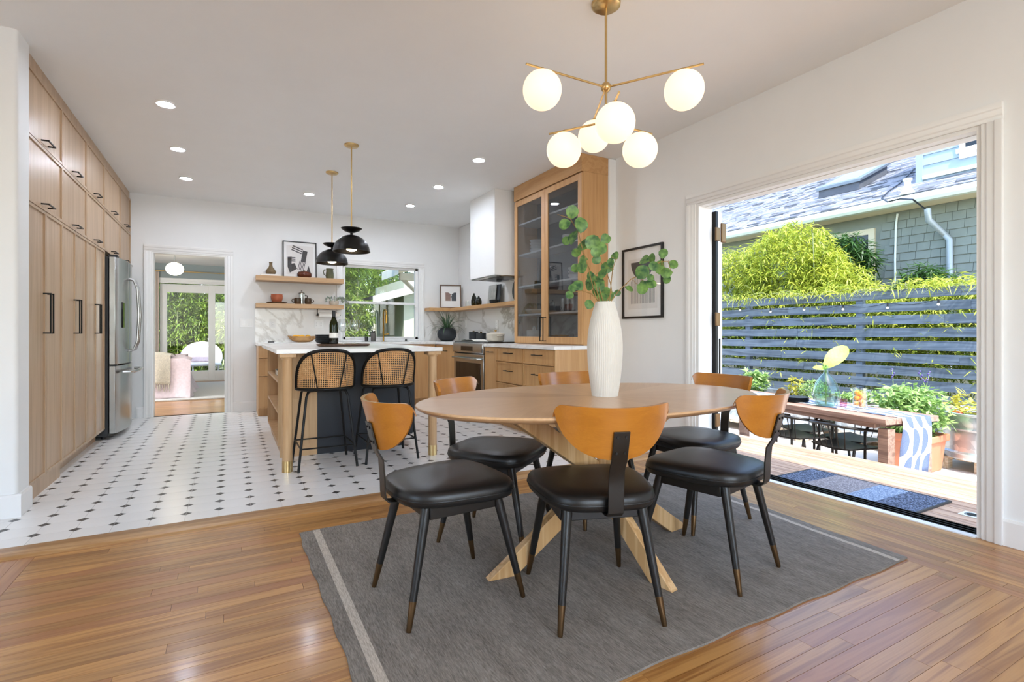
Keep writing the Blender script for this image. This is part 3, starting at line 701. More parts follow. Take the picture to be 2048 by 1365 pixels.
def make_chair():
    t = thing('dining_chair', 'x', 'chair', (0, 0, 0), 'dining chairs around the oval table')
    out = seat_outline(); g = G(); n = len(out)
    rings = [(.90, .405), (.975, .410), (1.0, .424), (1.003, .440), (.992, .452), (.965, .461), (.90, .467), (.6, .470), (.25, .469)]
    for s, z in rings: g.v += [(x*s, y*s, z) for x, y in out]
    for i in range(len(rings)-1):
        for k in range(n): q = (k+1) % n; g.f.append((i*n+k, i*n+q, (i+1)*n+q, (i+1)*n+k))
    g.f.append(tuple(range(n))[::-1]); g.f.append(tuple((len(rings)-1)*n+k for k in range(n)))
    st = g.build('seat', 'leather', t, smooth=60, local=True)
    G().tube([(x*1.0055, y*1.0055, .432) for x, y in out], .0022, 6, closed=True).build('seam', 'leather', st, 60, local=True)
    # frame under the seat
    g = G(); g.box(-.165, .165, .125, .15, .36, .406).box(-.15, .15, -.15, -.125, .36, .406).box(-.165, -.14, -.14, .14, .36, .406).box(.14, .165, -.14, .14, .36, .406)
    g.build('seat_frame', 'black_wood', t, bevel=.003, local=True)
    for sx in (-1, 1):
        for top, bot in (((sx*.150, .145), (sx*.205, .235)), ((sx*.140, -.145), (sx*.190, -.232))):
            a = Vector((*top, .405)); b = Vector((*bot, .0)); m = a+(b-a)*.76
            l = G().tube([a, m], [.0195, .0135], 14).build('leg', 'black_wood', t, 40, local=True)
            G().tube([m, b+(a-b).normalized()*.008, b], [.0138, .0098, .0085], 14).build('ferrule', 'bronze', l, 40, local=True, label='bronze leg tip')
    # curved plywood back
    Rr = .26; tilt = math.radians(15)
    def pos(s, h, off):
        # s: arc length -hw..hw, h: height above z0
        ph = s/Rr; x = (Rr+off)*math.sin(ph); y = -(Rr+off)*math.cos(ph)+Rr
        z = .605+h; yy = y-.275-math.tan(tilt)*(h)
        return (x, yy, z)
    HW, HT = .238, .188
    def outl(u, v):
        s = (u*2-1); s_ = math.sin(s*PI/2)*1.0
        a = abs(s_); lo = HT*(1-(max(0, 1-a**2.3))**.62); top = HT
        e = max(0, (a-.86)/.14); hi = HT-.045*(1-math.sqrt(max(0, 1-e*e)))-.006*(1-a*a)
        lo = min(lo, hi-.002); lo = lo*(1) if a < .999 else hi-.002
        return s_*HW, lo+(hi-lo)*v
    g = G().shell(lambda u, v: pos(*outl(u, v), .007), 40, 10, lambda u, v: pos(*outl(u, v), -.007))
    br = g.build('backrest', 'ply', t, smooth=50, local=True)
    # steel strap
    path = [(-.06, .402), (-.19, .402), (-.215, .401), (-.237, .405), (-.249, .418), (-.252, .44), (-.254, .50), (-.260, .565), (-.2825, .604), (-.296, .655), (-.3085, .706)]
    path = [(y-.006, z) for y, z in path]
    sp = ribbon(path, .056, .006).build('back_strap', 'strap_steel', t, smooth=30, bevel=.0012, local=True)
    for z in (.632, .688): yr = -.2895-(z-.604)*.258; G().cyl((-.015, yr+.006, z), (-.015, yr-.0055, z), .0045, n=8).cyl((.015, yr+.006, z), (.015, yr-.0055, z), .0045, n=8).build('rivet', 'black_metal', sp, local=True)
    return t
RUGZ = .009
ch = make_chair()
CH = [(.755, 1.925, 4, 'tan back dining chair at the left end of the oval table, nearest the stools'),
      (1.236, 1.605, 71, 'tan back dining chair nearest the camera, its steel back strap facing us'),
      (1.885, 1.60, 103, 'tan back dining chair on the near side closest to the doormat'),
      (2.30, 2.05, 180, 'tan back dining chair at the right end, in front of the folded door'),
      (1.19, 2.33, -52, 'tan back dining chair on the far side nearest the island leg'),
      (1.83, 2.40, -90, 'tan back dining chair on the far side, its back half hidden by the vase')]
for i, (x, y, a, l) in enumerate(CH):
    o = ch if i == 0 else copy_tree(ch)
    o['label'] = l; o.location = (x, y, RUGZ); o.rotation_euler = (0, 0, math.radians(a-90))
# ------------------------------------------------------------------ rug
def rugmat():
    t = NT('rug_weave'); t.set(Roughness=.95, Specular_IOR_Level=.1)
    v = t.coord('Object', (1, .12, 1)); n = t.noise(v, 300, 2, .6); n2 = t.noise(t.coord('Object', (1, .3, 1)), 14, 3)
    c = t.ramp(t.math('ADD', t.math('MULTIPLY', n, .75), t.math('MULTIPLY', n2, .3)), [(.3, S('625c55')), (.75, S('a09990'))])
    t.color(c); t.bump(n, .5, .004); MT['rug_weave'] = t.m
    t = NT('rug_stripe'); t.set(Roughness=.95, Specular_IOR_Level=.1); n = t.noise(t.coord('Object', (1, .15, 1)), 280, 2)
    t.color(t.ramp(n, [(.3, S('a79d90')), (.7, S('cfc6b9'))])); t.bump(n, .5, .004); MT['rug_stripe'] = t.m
rugmat()
rg = thing('area_rug', 'grey flatwoven area rug with cream end stripes under the dining table', 'rug', (1.5, 2.0, 0))
x0, x1, y0, y1 = .315, 2.83, 1.19, 2.86
def rugsheet(xa, xb, z, n, m, mat, name, th=.006, par=None):
    def edge(x, y): return .006*math.sin(9*x+3*y)+.004*math.sin(23*y)
    def top(u, v):
        y = y0+(y1-y0)*v; xl = xa; xr = xb-(.10*(1-v) if xb == x1 else 0)
        x = xl+(xr-xl)*u; w = 0
        if x > 2.55: w = .006*max(0, math.sin(11*y))*(x-2.55)/.3
        return (x+(edge(x, y) if u in (0, 1) else 0), y+(.004*math.sin(17*x) if v in (0, 1) else 0), z+w)
    def bot(u, v): p = top(u, v); return (p[0], p[1], .0005)
    return G().shell(top, n, m, bot).build(name, mat, par or rg, smooth=30)
wv = rugsheet(x0, x1, .0085, 60, 50, 'rug_weave', 'weave')
def stripe(xa, w_, skew):
    def top(u, v):
        y = y0+.004+(y1-y0-.008)*v; x = xa-skew*(1-v)+w_*u; w = .006*max(0, math.sin(11*y))*(x-2.55)/.3 if x > 2.55 else 0
        return (x, y, .0094+w)
    def bot(u, v): p = top(u, v); return (p[0], p[1], p[2]-.0012)
    G().shell(top, 4, 50, bot).build('cream_stripe', 'rug_stripe', wv, smooth=30)
stripe(.375, .035, 0); stripe(2.74, .028, .097)
# ------------------------------------------------------------------ dining table
TC = (1.504, 1.902); TA, TB = .866, .546
def tabletop():
    t = NT('table_veneer'); t.set(Roughness=.3, Specular_IOR_Level=.5, Coat_Weight=.2, Coat_Roughness=.2)
    v = t.coord('Object'); sx = t.n('SeparateXYZ'); t.l(v, sx.inputs[0])
    an = t.math('ARCTAN2', t.math('DIVIDE', sx.outputs[1], .63), sx.outputs[0]); w = t.math('MULTIPLY', an, 12/(2*PI))
    k = t.math('FLOOR', w); fr = t.math('FRACT', w)
    ra = t.math('MULTIPLY', t.math('ADD', k, .5), 2*PI/12)
    vr = t.n('VectorRotate', rotation_type='Z_AXIS'); t.l(v, vr.inputs['Vector']); t.l(t.math('MULTIPLY', ra, -1), vr.inputs['Angle'])
    mpn = t.n('Mapping'); mpn.inputs['Scale'].default_value = (.04, 1, 1); t.l(vr.outputs[0], mpn.inputs[0])
    n = t.noise(mpn.outputs[0], 60, 4, .6, .3); wn = t.n('TexWhiteNoise', noise_dimensions='1D'); t.l(k, wn.inputs['W'])
    f = t.math('ADD', t.math('MULTIPLY', n, .6), t.math('MULTIPLY', wn.outputs['Value'], .45))
    t.color(t.ramp(f, [(.2, S('bf9468')), (.8, S('dcb68c'))])); MT['table_veneer'] = t.m
tabletop()
t = thing('dining_table', 'oval oak dining table with crossed plank legs', 'table', (TC[0], TC[1], RUGZ))
g = G(); n = 96; prof = [(.90, .718), (.955, .722), (.993, .736), (1.0, .742), (1.0, .748), (.997, .75)]
for s, z in prof: g.v += [(TC[0]+TA*s*math.cos(2*PI*k/n), TC[1]+(TB-(1-s)*TA)*math.sin(2*PI*k/n), z) for k in range(n)]
for i in range(len(prof)-1):
    for k in range(n): q = (k+1) % n; g.f.append((i*n+k, i*n+q, (i+1)*n+q, (i+1)*n+k))
g.f.append(tuple(range(n))[::-1]); g.f.append(tuple((len(prof)-1)*n+k for k in range(n)))
g.build('tabletop', 'table_veneer', t, smooth=30)
for fx, fy, tw in ((-.50, .045, .022), (.065, -.365, -.022), (.565, .08, -.022), (-.065, .365, .022)):
    d = Vector((fx, fy, 0)); dn = d.normalized(); sd = Vector((-dn.y, dn.x, 0))*tw
    a = Vector((TC[0], TC[1], .718))-d*.88+sd; b = Vector((TC[0], TC[1], RUGZ))+d+sd
    ax = (b-a).normalized(); up = dn.cross(Vector((0, 0, 1))).normalized(); wv_ = ax.cross(up).normalized()
    # horizontal cut at both ends
    k = .038/abs(ax.z); g = G(); vs = []
    for p in (a, b):
        for i in (-1, 1):
            for j in (-1, 1): vs.append(p+dn*(k*i)+up*(.021*j))
    g.add(vs, [(0, 1, 3, 2), (4, 6, 7, 5), (0, 4, 5, 1), (2, 3, 7, 6), (0, 2, 6, 4), (1, 5, 7, 3)])
    g.build('leg', 'table_leg', t, bevel=.003)
# ------------------------------------------------------------------ vase with branches
VX, VY = 1.535, 1.893
t = thing('floor_vase', 'tall white ribbed ceramic vase on the dining table', 'vase', (VX, VY, .75))
hv = .44; prof = []
for k in range(25):
    f = k/24; r = .060+(.0815-.060)*math.sin(min(1, f/.52)*PI/2) if f < .52 else .0815-(.0815-.042)*((f-.52)/.48)**1.9
    prof.append((r, f*hv))
prof += [(.036, hv), (.034, hv-.03), (.034, hv-.10), (.0001, hv-.10)]
G().lathe(prof, (VX, VY, .75), 260, rib=.011, ribn=52).build('body', 'vase_white', t, smooth=70)
def leaf_disc(g, c, nrm, d, w, l, fold=.18):
    # rounded leaf starting at c along d
    d = d.normalized(); s = nrm.cross(d).normalized(); nn = d.cross(s).normalized(); b = len(g.v)
    rows = [(0, .02), (.12, .48), (.32, .86), (.55, 1.0), (.78, .82), (.93, .45), (1, .03)]
    for f, ww in rows:
        for q in (-1, 0, 1): g.v.append(tuple(c+d*(l*f)+s*(q*w*ww/2)+nn*(abs(q)*w*fold*ww/2+.06*l*math.sin(f*PI))))
    for i in range(len(rows)-1):
        for j in (0, 1): g.f.append((b+i*3+j, b+i*3+j+1, b+(i+1)*3+j+1, b+(i+1)*3+j))
FV = VX*_s+VY*_c
def b5(x, y, df=0): return atf(1090+x/3.25, 400+y/3.25, FV+df)
branches = [([(345, 665), (320, 600), (290, 480), (265, 380), (235, 290), (215, 200), (180, 150), (165, 120), (80, 95)], -.02, [(175, 80, 40), (230, 165, 46), (130, 160, 36), (190, 245, 44), (140, 265, 28)]),
            ([(355, 665), (330, 560), (300, 480), (270, 400), (240, 330)], .06, [(255, 300, 48), (250, 430, 46), (205, 345, 30), (250, 395, 34), (292, 560, 30), (200, 445, 30)]),
            ([(400, 660), (435, 600), (425, 540), (390, 450), (350, 380), (320, 300)], .03, [(310, 280, 48), (360, 315, 40), (390, 255, 34), (335, 390, 28), (330, 340, 34), (300, 500, 34), (405, 260, 26)]),
            ([(420, 660), (430, 540), (440, 450), (460, 390)], -.05, [(458, 365, 28), (405, 440, 36), (430, 405, 26), (380, 480, 34)]),
            ([(430, 660), (480, 590), (560, 515), (620, 490), (700, 430), (760, 400), (800, 400), (820, 470)], .02, [(632, 472, 44), (650, 395, 38), (700, 380, 30), (770, 350, 30), (835, 418, 28), (790, 475, 34), (705, 430, 30), (748, 455, 36), (685, 550, 36), (630, 575, 36), (545, 580, 26), (795, 520, 26), (745, 420, 28), (640, 555, 30), (685, 505, 22)]),
            ([(360, 665), (300, 610), (240, 590), (190, 600)], -.08, [(215, 560, 34), (160, 620, 26), (285, 680, 30), (180, 575, 26)]),
            ([(380, 668), (360, 600), (340, 540), (320, 500)], .08, [(345, 595, 40), (345, 535, 40), (370, 640, 36), (420, 620, 28), (395, 595, 30), (350, 560, 36), (410, 640, 26), (300, 540, 36), (470, 605, 22)])]
for k, (pts, df, lv) in enumerate(branches):
    lab = ['tallest eucalyptus branch reaching toward the cabinet glass', 'eucalyptus branch behind the tallest one on the left', 'dark stemmed eucalyptus branch in the middle of the vase', 'short upright eucalyptus branch right of centre in the vase',
           'long eucalyptus branch arching right across the framed print', 'low eucalyptus branch drooping left over the vase rim', 'short dense eucalyptus sprig at the vase mouth'][k]
    br = thing('eucalyptus_branch', lab, 'branch', (VX, VY, 1.12), 'eucalyptus branches in the vase')
    P = [Vector((VX+random.uniform(-.012, .012), VY+random.uniform(-.012, .012), 1.12))]+[b5(x, y, df*(i/(len(pts)-1))) for i, (x, y) in enumerate(pts)]
    st = G().tube(P, [.0028]*2+[.0022]*(len(P)-3)+[.0012], 6).build('stem', 'stem', br, 50)
    for x, y, r in lv:
        c = b5(x, y, df*.8+random.uniform(-.05, .05)); L_ = r*2.3/3.25/FPX*FV
        best = min(P, key=lambda q: (q-c).length); d = (c-best)
        if d.length < .01: d = Vector((random.uniform(-1, 1), random.uniform(-1, 1), .4))
        d.normalize(); face = (Vector((0, 0, CAM_H))-c).normalized()+Vector((random.uniform(-.7, .7), random.uniform(-.7, .7), random.uniform(-.2, .8)))
        d = (d-face*d.dot(face)/face.length_squared).normalized()
        g = G(); leaf_disc(g, c-d*L_*.5, face.normalized(), d, L_*.92, L_); g.build('leaf', 'euc_leaf', br, 60)
        G().tube([best, (best+c-d*L_*.5)/2+Vector((0, 0, .004)), c-d*L_*.5], .0011, 5).build('petiole', 'stem', br)
# ------------------------------------------------------------------ chandelier
HX_, HY_ = 1.72, 2.112
t = thing('chandelier', 'brass chandelier with six opal glass globes above the dining table', 'chandelier', (HX_, HY_, CZ-.63))
G().lathe([(.0001, CZ-.028), (.06, CZ-.026), (.074, CZ-.016), (.076, CZ-.001), (.0001, CZ-.001)], (HX_, HY_, 0), 32).build('canopy', 'brass', t, 40)
G().cyl((HX_, HY_, 2.13), (HX_, HY_, CZ-.02), .0065, n=12).build('rod', 'brass', t, 40)
G().sphere((HX_, HY_, 2.33), .027, 20, 12).build('hub', 'brass', t, 60); G().sphere((HX_, HY_, 2.15), .024, 20, 12).build('hub', 'brass', t, 60)
fh = Vector((_s, _c, 0)); rh = Vector((_c, -_s, 0))
for z, L_, dg_, angs in ((2.33, .485, .394, (119, 241, 0)), (2.15, .33, .240, (60, 300, 180))):
    for a in angs:
        a = math.radians(a); d = fh*math.cos(a)+rh*math.sin(a); h = Vector((HX_, HY_, z))
        arm = G().cyl(h+d*.02, h+d*L_, .0055, n=10).build('arm', 'brass', t, 40)
        c = h+d*dg_-Vector((0, 0, .105))
        G().cyl(c+Vector((0, 0, .085)), c+Vector((0, 0, .106)), .014, .010, n=14).build('socket', 'brass', arm, 40)
        G().sphere(c, .0945, 32, 20).build('globe', 'globe', t, 60, label='opal glass globe')
# ------------------------------------------------------------------ island pendants
def pendant(x, y, lab):
    z = 1.795; t = thing('pendant_lamp', lab, 'pendant lamp', (x, y, z), 'black pendants over the island')
    G().lathe([(.0001, CZ-.02), (.055, CZ-.018), (.064, CZ-.01), (.065, CZ-.001), (.0001, CZ-.001)], (x, y, 0), 28).build('canopy', 'brass', t, 40)
    G().cyl((x, y, z+.2), (x, y, CZ-.015), .006, n=10).build('rod', 'brass', t, 40)
    pr = [(.162*math.cos(a), .150*math.sin(a)) for a in [PI/2*k/16 for k in range(17)]]
    pr[-1] = (.004, .150); inn = [(r*.975, max(0, q-.004)) for r, q in reversed(pr)]; inn[0] = (.0001, inn[0][1])
    sh = G().lathe([(.166, -.004)]+pr[1:]+inn+[(.160, -.004), (.166, -.004)], (x, y, z), 40).build('shade', 'black_metal', t, 50)
    G().cyl((x, y, z+.145), (x, y, z+.175), .012, n=12).build('neck', 'black_metal', t, 40)
    G().lathe([(.0001, .17), (.03, .172), (.07, .188), (.092, .206), (.094, .210), (.088, .208), (.05, .196), (.0001, .192)], (x, y, z), 36).build('reflector_dish', 'black_metal', t, 50)
    G().sphere((x, y, z+.020), .046, 20, 10, (1, 1, .45)).build('bulb', 'bulb', t, 60)
pendant(.967, 4.815, 'black dome pendant lamp nearer the camera over the island'); pendant(.949, 5.736, 'black dome pendant lamp farther back over the island')
# ------------------------------------------------------------------ bar stools
def canemat():
    t = NT('cane'); t.set(Roughness=.5); uv = t.n('UVMap'); sp = t.n('SeparateXYZ'); t.l(uv.outputs[0], sp.inputs[0])
    fu = t.math('ABSOLUTE', t.math('SUBTRACT', t.math('FRACT', sp.outputs[0]), .5)); fv = t.math('ABSOLUTE', t.math('SUBTRACT', t.math('FRACT', sp.outputs[1]), .5))
    m = t.math('MAXIMUM', fu, t.math('MULTIPLY', fv, 1.0)); s = t.math('ADD', fu, fv)
    hole = t.math('MULTIPLY', t.math('LESS_THAN', m, .30), t.math('LESS_THAN', s, .5))
    n = t.noise(t.coord('Object'), 30, 3); t.color(t.ramp(n, [(.3, S('c08a52')), (.7, S('dcae78'))]))
    t.l(t.math('SUBTRACT', 1., hole), t.p.inputs['Alpha']); MT['cane'] = t.m
canemat()
def make_stool():
    t = thing('bar_stool', 'x', 'stool', (0, 0, 0), 'cane back bar stools')
    z0, zt_ = .615, .915; A = 1.36
    def wrap(a, z, r=.205):   # barrel back, centre of the back at -y
        f = (z-z0)/(zt_-z0); rr = r+.012*f; sq = 1.02
        return (rr*math.sin(a)*1.06, -rr*math.cos(a)*1.0-.045*f-.01, z)
    def topz(a): q = min(1, abs(a)/A); return z0+.02+(zt_-z0-.02)*(max(0, 1-q**2.6))**.55
    N = 48
    fr = [wrap(-A+2*A*k/N, topz(-A+2*A*k/N)) for k in range(N+1)]
    bot = [wrap(A-2*A*k/N, z0) for k in range(N+1)]
    G().tube(fr+bot, .0135, 10, closed=True).build('back_frame', 'black_metal', t, 60, local=True)
    g = G(); NV = 16; uvs = []
    for j in range(NV+1):
        for i in range(N+1):
            a = (-A+2*A*i/N)*.995; z = z0+(topz(a)-z0)*j/NV; g.v.append(wrap(a, z)); uvs.append((a*.205/.015, z/.015))
    for j in range(NV):
        for i in range(N): g.f.append((j*(N+1)+i, j*(N+1)+i+1, (j+1)*(N+1)+i+1, (j+1)*(N+1)+i))
    g.build('cane_panel', 'cane', t, smooth=60, local=True, uvs=uvs)
    for s in (-1, 1):
        pts = [wrap(s*(.36+.22*f), z0+(topz(s*.58)-z0)*f, .214) for f in (0, .25, .5, .75, 1)]
        G().tube(pts, .005, 8).build('back_rib', 'black_metal', t, 60, local=True)
    # seat cushion
    prof = [(.0001, .60), (.17, .60), (.186, .608), (.19, .64), (.183, .668), (.16, .68), (.0001, .685)]
    g = G().lathe(prof, (0, .0, 0), 40); g.v = [(x*1.0, y*.95+.01, z) for x, y, z in g.v]; g.build('seat', 'leather', t, smooth=50, local=True)
    G().tube([(x*.175, y*.165+.01, .60) for x, y in [(math.cos(2*PI*k/32), math.sin(2*PI*k/32)) for k in range(32)]], .009, 8, closed=True).build('seat_ring', 'black_metal', t, 60, local=True)
    feet = {}
    for sx in (-1, 1):
        for sy in (-1, 1):
            a = Vector((sx*.120, sy*.13+.01, .598)); q = Vector((sx*.150, sy*.16+.01, .585)); b = Vector((sx*.215, sy*.215+.01, .0)); feet[sx, sy] = (q, b)
            G().tube([a-Vector((sx*.03, 0, 0)), a, q+(a-q)*.35, q+(b-q)*.05, b], .0098, 10).build('leg', 'black_metal', t, 60, local=True)
    def at(sx, sy, z): q, b = feet[sx, sy]; return q+(b-q)*((q.z-z)/(q.z-b.z))
    for s1, s2, z in (((-1, -1), (1, -1), .17), ((-1, 1), (1, 1), .17), ((-1, -1), (-1, 1), .17), ((1, -1), (1, 1), .17)):
        G().cyl(at(*s1, z), at(*s2, z), .006, n=8).build('footrest', 'black_metal', t, 60, local=True)
    return t
s1 = make_stool(); s1['label'] = 'black framed cane back bar stool on the left, beside the oak island leg'; s1.location = (.655, 4.315, 0); s1.rotation_euler.z = math.radians(0)
s2 = copy_tree(s1); s2['label'] = 'black framed cane back bar stool on the right, in front of the black panel'; s2.location = (1.155, 4.325, 0); s2.rotation_euler.z = math.radians(0)
# ------------------------------------------------------------------ framed art and shelf objects
def frame_art(name, label, c, ux, w, h, mat, bar, depth, art, mat_w=.0, paper='print_white', tilt=0, glassy=True):
    """c: bottom centre on the wall side, ux: unit vector along the width, tilt: lean back in radians"""
    t = thing(name, label, 'picture', c); ux = Vector(ux).normalized(); n = ux.cross(Vector((0, 0, 1))).normalized()
    up = (Vector((0, 0, 1))*math.cos(tilt)-n*math.sin(tilt)); nn = (n*math.cos(tilt)+Vector((0, 0, 1))*math.sin(tilt)); c = Vector(c)
    def P(a, b, d): return c+ux*a+up*b+nn*d
    def bx(g, a0, a1, b0, b1, d0, d1):
        return g.add([P(a, b, d) for d in (d0, d1) for b in (b0, b1) for a in (a0, a1)], [(0, 2, 3, 1), (4, 5, 7, 6), (0, 1, 5, 4), (2, 6, 7, 3), (0, 4, 6, 2), (1, 3, 7, 5)])
    g = G(); bx(g, -w/2, w/2, 0, bar, 0, depth); bx(g, -w/2, w/2, h-bar, h, 0, depth); bx(g, -w/2, -w/2+bar, bar, h-bar, 0, depth); bx(g, w/2-bar, w/2, bar, h-bar, 0, depth)
    g.build('frame', mat, t, bevel=.0012)
    p = bx(G(), -w/2+bar, w/2-bar, bar, h-bar, .002, .006).build('print', paper, t)
    k = .0062
    for polys, m in art:
        for poly in polys:
            poly = [(x*(w-2*bar)/2, bar+(y*.5+.5)*(h-2*bar)) for x, y in poly]; vs = [P(x, y, d) for d in (.006, k) for x, y in poly]; q = len(poly)
            G().add(vs, [tuple(range(q))[::-1], tuple(range(q, 2*q))]+[(i, (i+1) % q, q+(i+1) % q, q+i) for i in range(q)]).build('printed_shape', m, p); k += .0001
    if glassy: bx(G(), -w/2+bar, w/2-bar, bar, h-bar, depth-.004, depth-.003).build('glass', 'pane', t)
    return t
def R(x0, x1, y0, y1): return [(x0, y0), (x1, y0), (x1, y1), (x0, y1)]
def arc(cx, cy, rx, ry, a0, a1, n=18): return [(cx+rx*math.cos(math.radians(a0+(a1-a0)*k/n)), cy+ry*math.sin(math.radians(a0+(a1-a0)*k/n))) for k in range(n+1)]
def rot(p, cx, cy, a): a = math.radians(a); return [(cx+(x-cx)*math.cos(a)-(y-cy)*math.sin(a), cy+(x-cx)*math.sin(a)+(y-cy)*math.cos(a)) for x, y in p]
# dining wall print
lines = [R(-.62+i*.062, -.62+i*.062+.022, -.62, -.02+.28*math.sqrt(max(0, 1-((i-10)/10.5)**2))) for i in range(21)]
frame_art('framed_print', 'framed print of a dark half circle over striped arch on the dining wall', (XR-.001, 3.57, 1.183), (0, -1, 0), .53, .665, 'black_wood', .02, .022,
          [([R(-.78, .78, -.78, .72)], 'print_paper'), ([arc(0, .62, .62, .52, 180, 360)], 'print_slate'), (lines, 'print_grey')], paper='print_white')
# big print on the upper shelf
hand1 = [rot(R(.12, .42, -.12, .55), .27, .2, -12)]+[rot(R(-.55, .12, .34+k*.12, .40+k*.12), .12, .4, -18) for k in range(3)]+[rot(R(-.02+k*.085, .02+k*.085, -.62, -.08), .1, -.1, -16) for k in range(5)]
hand2 = [rot([(-.68, -.75), (-.2, -.55), (-.32, -.22), (-.52, -.24), (-.46, .16), (-.72, .16), (-.78, -.4)], -.5, -.3, 6)]+[R(-.52, -.28, .10-k*.10, .14-k*.10) for k in range(3)]+[[(.35, -.85), (.72, -.85), (.55, -.3)]]
frame_art('framed_print', 'large black framed print of dark hand shapes leaning on the upper shelf', (.845, 7.705, 1.8155), (1, 0, 0), .44, .515, 'black_wood', .014, .016, [([R(-.84, .84, -.86, .82)], 'print_paper'), (hand1+hand2, 'print_black')], tilt=.05)
# brown frame on the corner shelf
face1 = [[(-.55, -.42), (.0, -.42), (.0, -.12), (.06, -.02), (-.02, .05), (.04, .22), (-.25, .38), (-.55, .38)]]; face2 = [[(.62, -.42), (.10, -.42), (.10, -.12), (.04, -.02), (.12, .05), (.10, .22), (.38, .38), (.62, .38)]]
frame_art('framed_print', 'brown framed print of two facing heads in the shelf corner', (3.06, 7.60, 1.446), (.96, -.28, 0), .335, .375, 'frame_brown', .018, .02, [(face1, 'print_brown'), (face2, 'print_slate')], tilt=.10)
def lathe_thing(name, label, cat, c, prof, mat, n=28, group=None): return G().lathe(prof, c, n).build(name, mat, label=label, cat=cat, group=group, smooth=50)
US, LS = 1.8155, 1.4475
t = thing('white_book', 'white book lying under the brown bottle vase on the upper shelf', 'book', (.46, 7.58, US))
B(.345, .585, 7.53, 7.69, US, US+.003).build('cover', 'white_plastic', t); B(.347, .583, 7.532, 7.688, US+.003, US+.019).build('pages', 'paper', t); B(.345, .585, 7.53, 7.69, US+.019, US+.022).build('cover', 'white_plastic', t)
lathe_thing('bottle_vase', 'brown stoneware bottle vase on a white book', 'vase', (.47, 7.61, US+.0225), [(.045, 0), (.062, .02), (.064, .045), (.045, .075), (.026, .10), (.02, .125), (.019, .15), (.024, .165), (.018, .165), (.015, .15), (.0001, .14)], 'olive_clay')
t = thing('lidded_pot', 'glossy red brown lidded pot in front of the large print', 'pot', (.892, 7.60, US))
G().lathe([(.07, 0), (.092, .02), (.096, .05), (.085, .072), (.08, .076), (.0001, .076)], (.892, 7.60, US), 32).build('body', 'red_glaze', t, 50)
d = G().lathe([(.082, .077), (.05, .088), (.012, .092), (.012, .10), (.0001, .102)], (.892, 7.60, US), 32).build('lid', 'red_glaze', t, 50)
t = thing('pitcher', 'olive green glazed pitcher at the end of the upper shelf', 'pitcher', (1.227, 7.60, US))
G().lathe([(.048, 0), (.056, .03), (.054, .08), (.046, .12), (.052, .145), (.047, .145), (.042, .12), (.048, .03), (.0001, .01)], (1.227, 7.60, US), 28).build('body', 'green_glaze', t, 50)
G().tube([(1.183, 7.60, US+.125), (1.155, 7.60, US+.128), (1.14, 7.60, US+.10), (1.15, 7.60, US+.06), (1.178, 7.60, US+.045)], .007, 8).build('handle', 'green_glaze', t, 60)
lathe_thing('wooden_plate', 'dark wooden plate under the terracotta bowls on the lower shelf', 'plate', (.545, 7.62, LS), [(.09, 0), (.125, .012), (.13, .02), (.12, .02), (.085, .012), (.0001, .012)], 'walnut')
for k, (z, l) in enumerate(((.0125, 'lower of two nested terracotta bowls on the wooden plate'), (.028, 'upper of two nested terracotta bowls on the wooden plate'))):
    lathe_thing('terracotta_bowl', l, 'bowl', (.545, 7.62, LS+z), [(.045, 0), (.06, .01), (.074, .06), (.0755, .095+.005*k), (.070, .095+.005*k), (.066-.0*k, .055), (.04, .006), (.0001, .004)] if k == 0 else [(.034, 0), (.05, .006), (.064, .05), (.074, .098), (.0695, .098), (.06, .05), (.0001, .01)], 'terracotta', group='nested terracotta bowls')
def mug(x, y, z, l, hx):
    t = thing('mug', l, 'mug', (x, y, z), 'two tone mugs by the french press')
    G().lathe([(.034, 0), (.043, .012), (.046, .05), (.042, .085), (.038, .085), (.041, .05), (.036, .012), (.0001, .008)], (x, y, z), 24).build('body', 'mug_glaze', t, 50)
    G().tube([(x+hx*.043, y, z+.068), (x+hx*.068, y, z+.066), (x+hx*.074, y, z+.045), (x+hx*.062, y, z+.026), (x+hx*.043, y, z+.022)], .005, 8).build('handle', 'mug_glaze', t, 60)
mug(.803, 7.59, LS, 'brown glazed mug left of the french press', -1); mug(.938, 7.59, LS, 'brown glazed mug right of the french press', 1)
t = thing('french_press', 'chrome and glass french press between the two mugs', 'coffee press', (.862, 7.66, LS))
G().lathe([(.040, .01), (.040, .145), (.0385, .145), (.0385, .012), (.0001, .012)], (.862, 7.66, LS), 24).build('beaker', 'glassware', t, 50)
G().lathe([(.043, 0), (.043, .012), (.0001, .012)], (.862, 7.66, LS), 24).build('base_ring', 'steel', t, 40)
d = G().lathe([(.044, .146), (.044, .156), (.03, .168), (.0001, .172)], (.862, 7.66, LS), 24).build('lid', 'steel', t, 40); G().sphere((.862, 7.66, LS+.188), .011, 12, 8).cyl((.862, 7.66, LS+.17), (.862, 7.66, LS+.182), .003, n=8).build('knob', 'steel', d, 60)
for k in range(3): a = k*2.1; G().tube([(.862+.042*math.cos(a), 7.66+.042*math.sin(a), LS+.01), (.862+.042*math.cos(a), 7.66+.042*math.sin(a), LS+.146)], .003, 6).build('frame_bar', 'steel', t)
G().tube([(.905, 7.66, LS+.13), (.935, 7.66, LS+.125), (.938, 7.66, LS+.05), (.905, 7.66, LS+.04)], .006, 8).build('handle', 'black_plastic', t, 60)
